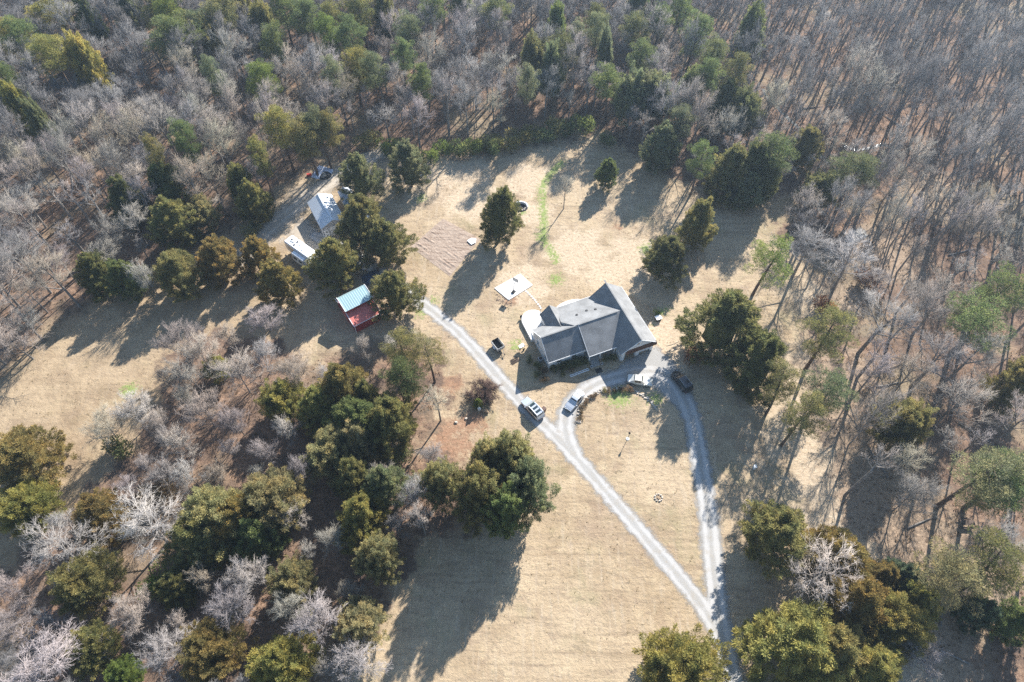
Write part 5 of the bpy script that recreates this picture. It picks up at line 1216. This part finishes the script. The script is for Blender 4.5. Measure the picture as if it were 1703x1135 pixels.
# ------------------------------------------------------------------ cars
def car(name, label, front, rear, paint, kind, glassm=None, lower=None, length=None, zc=.8):
    F_, B_ = G(*front, zc), G(*rear, zc); d = F_ - B_; Lc = length or d.length; c0 = (F_ + B_) / 2
    t = empty(name, (c0.x, c0.y, 0), math.atan2(d.y, d.x), label, 'car'); wd = .9 if kind == 'sedan' else .95
    h = Lc / 2; suv = kind != 'sedan'; zb = .98 if suv else .86; zr = 1.78 if suv else 1.44
    def ring(x, w_, z0, z1, tuck=.9): return [(x, -w_ * .93, z0), (x, -w_, z0 + .22), (x, -w_, z1 - .16), (x, -w_ * tuck, z1), (x, w_ * tuck, z1), (x, w_, z1 - .16), (x, w_, z0 + .22), (x, w_ * .93, z0)]
    b = MB()
    prof = [(-h, .80, .42, zb - .12), (-h + .12, .93, .30, zb - .03), (-h + .5, 1, .24, zb + .0), (-.2 * h, 1, .22, zb), (.42 * h, 1, .22, zb - .0), (.72 * h, .98, .24, zb - .09), (.92 * h, .91, .28, zb - .2), (h, .74, .40, zb - .33)]
    b.loft([ring(x, wd * k, z0, z1) for x, k, z0, z1 in prof]); b.build('body', paint, t, smooth=False, bevel=.03)
    if suv: st = [(-h + .08, .84, zb - .06, zb + .02), (-h + .42, .80, zb, zr - .06), (-.3 * h, .80, zb, zr), (.12 * h, .79, zb, zr - .02), (.46 * h, .86, zb - .02, zb + .03)]
    else: st = [(-h + .55, .82, zb - .04, zb + .02), (-.42 * h, .70, zb, zr - .05), (-.15 * h, .69, zb, zr), (.08 * h, .69, zb, zr - .03), (.44 * h, .84, zb - .04, zb + .01)]
    def cab(x, w_, z0, z1): wb = wd * .93; return [(x, -wb, z0), (x, -wd * w_, z1), (x, wd * w_, z1), (x, wb, z0)]
    b = MB(); b.loft([cab(*q) for q in st]); b.build('cabin', paint, t)
    gl = glassm or M['glass']
    def quad(nm, a, c, e, f, off, m, par=t):
        v = [Vector(q) for q in (a, c, e, f)]; n = (v[1] - v[0]).cross(v[2] - v[0]).normalized(); mid_ = sum(v, Vector()) / 4
        v = [mid_ + (q - mid_) * .88 + n * off for q in v]; u = [q - n * .03 for q in v]
        bb = MB(); bb.add(v + u, [(0, 1, 2, 3), (7, 6, 5, 4), (0, 4, 5, 1), (1, 5, 6, 2), (2, 6, 7, 3), (3, 7, 4, 0)]); return bb.build(nm, m, par)
    r0, r1 = cab(*st[-2]), cab(*st[-1]); quad('windscreen', r1[0], r1[3], r0[2], r0[1], .012, gl)
    r0, r1 = cab(*st[1]), cab(*st[0]); quad('rear_window', r1[3], r1[0], r0[1], r0[2], .012, M['glass'])
    for s in (0, 1):
        for a, c in ((1, 2), (2, 3)):
            p0, p1 = cab(*st[a]), cab(*st[c])
            if s == 0: quad('side_window', p0[0], p1[0], p1[1], p0[1], .012, M['glass'])
            else: quad('side_window', p1[3], p0[3], p0[2], p1[2], .012, M['glass'])
    for x in (-.58 * h, .62 * h):
        for s in (-1, 1):
            R_ = .36 if suv else .32; wq = MB().tube((x, s * (wd - .19), R_), (x, s * (wd + .012), R_), R_, n=16).build('wheel', M['rubber'], t)
            MB().tube((x, s * (wd - .1), R_), (x, s * (wd + .02), R_), R_ * .6, n=10).build('rim', M['steel'], wq)
    for s in (-1, 1):
        MB().box((.93 * h, s * wd * .66, zb - .32), (.22, .34, .13)).build('headlight', M['lamp_clear'], t); MB().box((-h + .07, s * wd * .7, zb - .2), (.12, .3, .16)).build('tail_light', M['lamp_red'], t)
        MB().box((.36 * h, s * (wd + .1), zb + .08), (.14, .2, .14)).build('wing_mirror', paint, t)
    MB().box((h - .04, 0, .42), (.1, wd * 1.5, .22)).build('bumper', lower or M['black'], t); MB().box((-h + .03, 0, .46), (.1, wd * 1.6, .22)).build('bumper', lower or M['black'], t)
    if lower:
        for s in (-1, 1): MB().box((0, s * (wd + .004), .55), (Lc * .52, .03, .42)).build('side_cladding', lower, t)
    return t, zr, h
t, zr, h = car('suv', 'silver SUV with dark roof panels and maroon lower sides on the gravel', (871, 663), (901, 695), M['silver_paint'], 'suv', M['green_glass'], M['maroon_trim'], 4.9)
for x in (.02, -.30, -.62): MB().box((x * h + .1, 0, zr + .012), (.42, 1.0, .03)).build('roof_panel', M['glass'], t)
for s in (-1, 1): MB().tube((.1 * h, s * .68, zr + .06), (-.8 * h, s * .68, zr + .06), .03, n=5).build('roof_rail', M['steel'], t)
car('sedan', 'silver grey sedan parked nose down on the left arm of the loop', (943, 681), (968, 650), M['silver_paint'], 'sedan', length=4.6)
car('sedan', 'white sedan half in the house shadow at the top of the loop', (1082, 635), (1047, 629), M['beige_paint'], 'sedan', length=4.6)
t, zr, h = car('suv', 'black SUV parked in the tree shade right of the house', (1122, 619), (1146, 649), M['black_paint'], 'suv', length=4.7)
for s in (-1, 1): MB().tube((.1 * h, s * .68, zr + .06), (-.8 * h, s * .68, zr + .06), .03, n=5).build('roof_rail', M['steel'], t)
g = G(904, 684); t = empty('bin', (g.x, g.y, 0), .8, 'brown wheeled bin behind the silver SUV', 'bin')
MB().box((0, 0, .5), (.55, .6, 1.0), taper=1.12).build('body', M['brown_bin'], t); MB().box((0, 0, 1.04), (.66, .7, .07)).build('lid', M['brown_bin'], t)
for s in (-1, 1): MB().tube((-.28, s * .3, .1), (-.28, s * .22, .1), .1, n=10).build('wheel', M['rubber'], t)

# ------------------------------------------------------------------ box trailer, red and white cart
g = G(828, 578); t = empty('box_trailer', (g.x, g.y, 0), radians(-54.7), 'small open box trailer with high pale sides beside the drive', 'trailer')
MB().box((0, 0, .55), (2.2, 1.5, .08)).build('bed', M['rubber'], t)
for s in (-1, 1): MB().box((0, s * .76, .98), (2.26, .05, .8)).build('side_panel', M['grey_wood'] if s > 0 else M['offwhite'], t)
MB().box((-1.11, 0, .98), (.05, 1.46, .8)).build('front_panel', M['black'], t); MB().box((1.11, 0, .98), (.05, 1.46, .8)).build('tailgate', M['ac_grey'], t)
for s in (-1, 1):
    wq = MB().tube((0, s * .84, .32), (0, s * 1.04, .32), .32, n=14).build('wheel', M['rubber'], t); MB().tube((0, s * .86, .32), (0, s * 1.05, .32), .17, n=8).build('rim', M['steel'], wq); MB().box((0, s * .93, .69), (.9, .26, .05)).build('fender', M['offwhite'], t)
b = MB(); b.path([(1.1, .4, .5), (2.3, 0, .48)], [.05, .05], 5); b.path([(1.1, -.4, .5), (2.3, 0, .48)], [.05, .05], 5); b.tube((2.2, 0, 0), (2.2, 0, .7), .04); b.box((2.3, 0, .52), (.25, .16, .14)); b.build('drawbar', M['black'], t)
g = G(867, 581); t = empty('garden_cart', (g.x, g.y, 0), .6, 'small red and white garden cart left of the house', 'cart')
b = MB(); b.box((0, 0, 1.0), (.9, .6, .4), taper=1.2); b.build('tub', M['white'], t)
b = MB()
for s in (-1, 1): b.path([(-.6, s * .28, 1.7), (-.2, s * .28, 1.0), (.3, s * .28, .1)], [.03] * 3, 5); b.tube((-.3, s * .28, .8), (-.55, s * .3, 0), .03)
b.tube((-.6, -.28, 1.7), (-.6, .28, 1.7), .03); b.build('frame', M['red_paint'], t)
for s in (-1, 1): MB().tube((.3, s * .36, .25), (.3, s * .44, .25), .25, n=12).build('wheel', M['rubber'], t)
g = G(856, 600); t = empty('shadow_sticks', (g.x, g.y, 0), .65, 'dark sticks standing in for a thin cast shadow left of the house', 'shadow sticks')  # dark sticks laid flat to imitate a spidery cast shadow on the grass
for k in range(7): MB().tube((-.9 + rng.uniform(-.2, .2), k * .16 - .5, .08), (.9 + rng.uniform(-.2, .2), k * .16 - .5 + rng.uniform(-.15, .15), .1), .05, n=5).build('stick', M['bark_brown'], t)

# ------------------------------------------------------------------ yard: lamp post, stone ring, planting bed, small things
g = G(1043.7, 730); t = empty('lamp_post', (g.x, g.y, 0), 0, 'lamp post with pale base standing in the grass circle', 'lamp post')
MB().tube((0, 0, 0), (0, 0, .06), .32, n=14).build('base', M['concrete'], t); MB().tube((0, 0, .06), (0, 0, 1.85), .05, .04, n=8).build('post', M['black'], t)
b = MB(); b.loft([[(q * cos(2 * pi * k / 6), q * sin(2 * pi * k / 6), z) for k in range(6)] for q, z in ((.08, 1.85), (.19, 2.2), (.23, 2.22), (.05, 2.45))]); b.build('lantern', M['black'], t)
b = MB(); b.loft([[(q * cos(2 * pi * k / 6 + .5), q * sin(2 * pi * k / 6 + .5), z) for k in range(6)] for q, z in ((.10, 1.9), (.185, 2.19))]); b.build('lantern_glass', M['lamp_clear'], t)
g = G(1095, 828); t = empty('stone_ring', (g.x, g.y, 0), 0, 'small ring of pale stones in the grass circle', 'stone ring'); rg = random.Random(6)
for k in range(9): a = 2 * pi * k / 9; b = MB(); b.rock(((.6 * cos(a)), .6 * sin(a), .1), (.2, .16, .16), rg); b.build('stone', M['stone'], t)
MB().tube((0, 0, .0), (0, 0, .16), .3, .24, n=9).build('stump', M['wood'], t)
ARC = smooth_line(P2([(963, 702), (962, 690), (967, 676), (977, 663), (990, 655), (1006, 648), (1020, 650), (1035, 644), (1050, 648), (1068, 657), (1080, 666), (1090, 678)]))
rg = random.Random(9); b = MB()
for i, q in enumerate(ARC):
    for _ in range(2):
        s = rg.uniform(.13, .26); b.rock((q[0] + rg.uniform(-.28, .28), q[1] + rg.uniform(-.28, .28), s * .4), (s, s * .8, s * .7), rg)
tag(b.build('stone_edging', M['stone'], None), 'arc of small stones edging the grass circle before the house', 'stones', None, 'stuff')
for i, (px, py) in enumerate([(964, 697), (966, 687), (969, 678), (975, 669), (982, 662), (990, 658), (1005, 650), (1012, 651), (1022, 652), (1033, 650), (1042, 649), (1050, 651)]):
    g = G(px, py); plant('U', g.x, g.y, rng.uniform(.5, .9), rng.uniform(.5, .75), '4' if i != 6 else 'n', 'dried brown clump in the stone edged bed by the drive', 'dried plants in the stone edged bed')
# brush pile and the things beside it
g = G(803, 658); SB = bare_meshes(171, 2.6, 2.2, .05, 9, 7, 6, 4, .6, 'bark_brown', .3, 1.5)
for i, (px, py, r_) in enumerate([(797, 652, 2.0), (812, 660, 2.0), (790, 663, 1.6), (818, 650, 1.5), (806, 668, 1.5)]):
    q = G(px, py); e = empty('brush_heap', (q.x, q.y, 0), i * 1.3, ['top heap of cut brown brush beside the drive', 'right heap of cut brown brush, nearest the drive', 'left heap of grey brown brush', 'upper right thin heap of brush beside the drive', 'lowest heap of brush above the stump'][i], 'brush pile', 'brush heaps by the drive'); e.scale = (r_ / 2.2, r_ / 2.2, .62)
    for mm, nm in zip(SB, ('branches', 'stalk')):
        o = bpy.data.objects.new(nm, mm); C.objects.link(o); o.parent = e; o.color = (.13, .085, .07, 1)
plant('C', *G(795, 677)[:2], 2.6, .75, 'v', 'tiny bright green cedar beside the brush heaps')
g = G(797, 682); b = MB(); b.box((g.x, g.y, .35), (.5, .45, .7), rz=.5); tag(b.build('white_bucket', M['white'], None), 'white bucket sized block by the brush heaps', 'block')
t = empty('stump', G(806, 685), .3, 'pale broken stump below the brush heaps', 'stump'); rg = random.Random(12)
for k in range(5): b = MB(); b.rock((rg.uniform(-.5, .5), rg.uniform(-.5, .5), .25), (.35, .28, .35), rg); b.build('root', M['wood'], t)
for i, (px, py, r) in enumerate([(758, 703, .35), (775, 697, .3)]):
    g = G(px, py); b = MB(); b.rock((0, 0, r * .3), (r, r * .8, r * .8), rg); tag(b.build('rock', M['stone'], None, loc=(g.x, g.y, 0)), ['pale rock on the orange soil', 'smaller pale rock right of the other on the orange soil'][i], 'rock', 'rocks on the orange soil')
g = G(1254, 779); t = empty('utility_box', (g.x, g.y, 0), 0, 'small white utility box in the tree shade right of the drive', 'utility box')
MB().box((0, 0, .4), (.4, .5, .8)).build('body', M['white'], t); MB().box((0, 0, .83), (.46, .56, .06)).build('lid', M['offwhite'], t)
g = G(1605, 872); t = empty('picnic_table', (g.x, g.y, 0), .0, 'dark picnic table in the shade at the right picture edge', 'picnic table')
for k in range(5): MB().box((0, (k - 2) * .17, .75), (2.3, .155, .05)).build('table_board', M['bark_brown'], t)
for s in (-1, 1):
    for k in range(2): MB().box((0, s * (.72 + k * .15), .45), (2.3, .14, .05)).build('bench_board', M['bark_brown'], t)
    b = MB(); b.box((s * .8, 0, .40), (.08, 1.7, .09)); b.tube((s * .8, -.3, .72), (s * .8, -.75, 0), .05, n=4); b.tube((s * .8, .3, .72), (s * .8, .75, 0), .05, n=4); b.build('leg', M['bark_brown'], t)
# edge weeds of the drive and dry clumps over the lawn
def tufts(name, label, pts, tint, size, seed):
    rs_ = np.random.RandomState(seed); n = len(pts); k = 5
    P = np.repeat(pts, k, 0) + np.concatenate([rs_.normal(size=(n * k, 2)) * size * .6, np.zeros((n * k, 1))], 1)
    D = unit(rs_.normal(size=(n * k, 3)) * .6 + [0, 0, 1]); V, F_, A = kites(P, D, rs_.uniform(.6, 1.3, n * k) * size, rs_.uniform(.3, .6, n * k) * size, rs_.uniform(.3, 1, n * k), rs_.uniform(0, 1, n * k), rs_)
    o = bpy.data.objects.new(name, npmesh(name, V, F_, M['foliage'], {'tip': A})); C.objects.link(o); o.color = (*tint, 1); tag(o, label, None, None, 'stuff')
rs_ = np.random.RandomState(44); q = rs_.uniform((-90, 20), (75, 150), (9000, 2)); s_ = sdist(CLEAR, q[:, 0], q[:, 1]); e_, _ = f_drive(q[:, 0], q[:, 1]); keep = (s_ > 0) & (e_ < -.3) & (sdist(GA, q[:, 0], q[:, 1]) < 0)
hx = (q - np.array(HO[:2])) @ np.array([[cos(HA), -sin(HA)], [sin(HA), cos(HA)]]); keep &= ~((hx[:, 0] > -1) & (hx[:, 0] < 21) & (hx[:, 1] > -2) & (hx[:, 1] < 14))
keep &= rs_.uniform(size=len(q)) < .55
q = q[keep]; tufts('grass_tufts', 'scattered dry grass tufts over the lawn', np.concatenate([q, np.zeros((len(q), 1))], 1), (.20, .155, .085), .16, 45)
q = rs_.uniform((-170, 0), (190, 210), (40000, 2)); s_ = sdist(CLEAR, q[:, 0], q[:, 1]); q = q[s_ < -.5]
tufts('undergrowth', 'low brown undergrowth on the woodland floor', np.concatenate([q, np.zeros((len(q), 1))], 1), (.13, .085, .055), .32, 46)

# fallen trunks on the woodland floor and roof fittings
for i, (px, py, L_, a) in enumerate([(1460, 770, 6, 1.9), (1530, 870, 5, .4), (1565, 1010, 6, 1.2), (1480, 640, 5, .2), (1620, 720, 7, 2.4), (1500, 480, 6, .9), (1600, 420, 7, .3), (1560, 250, 8, 1.4), (1480, 200, 7, 2.2), (1640, 180, 8, .6), (1350, 180, 6, .2), (360, 270, 6, .8), (250, 210, 7, 1.7), (480, 170, 6, .4), (640, 180, 6, 2.6), (120, 300, 7, 2.0), (780, 160, 6, 1.0), (1580, 1090, 5, 2.7)]):
    g = G(px, py); d = Vector((cos(a), sin(a), 0)); b = MB(); q = [g + d * (t_ - .5) * L_ + Vector((rng.uniform(-.1, .1), rng.uniform(-.1, .1), .16)) for t_ in (0, .35, .7, 1)]
    b.path(q, [.17, .15, .11, .05], 6)
    for t_ in (.5, .75): e = g + d * (t_ - .5) * L_ + Vector((0, 0, .15)); b.tube(e, e + Vector((-d.y, d.x, .5)) * rng.uniform(-.9, .9) + d * .5, .05, .015, 4)
    z = 'at the right' if px > 1150 and py > 380 else ('on the upper right hillside' if px > 1150 else 'in the upper woods')
    tag(b.build('fallen_log', M['bark_grey'], None), f'fallen grey tree trunk lying on the leaf litter {z}', 'log', f'fallen trunks {z}')
for x, y in ((8.6, 6.6), (10.8, 6.9), (12.4, 6.4)):
    MB().box((x, y, rr_z(y) + .08), (.4, .4, .2), taper=.8).build('roof_vent', M['black'], H)
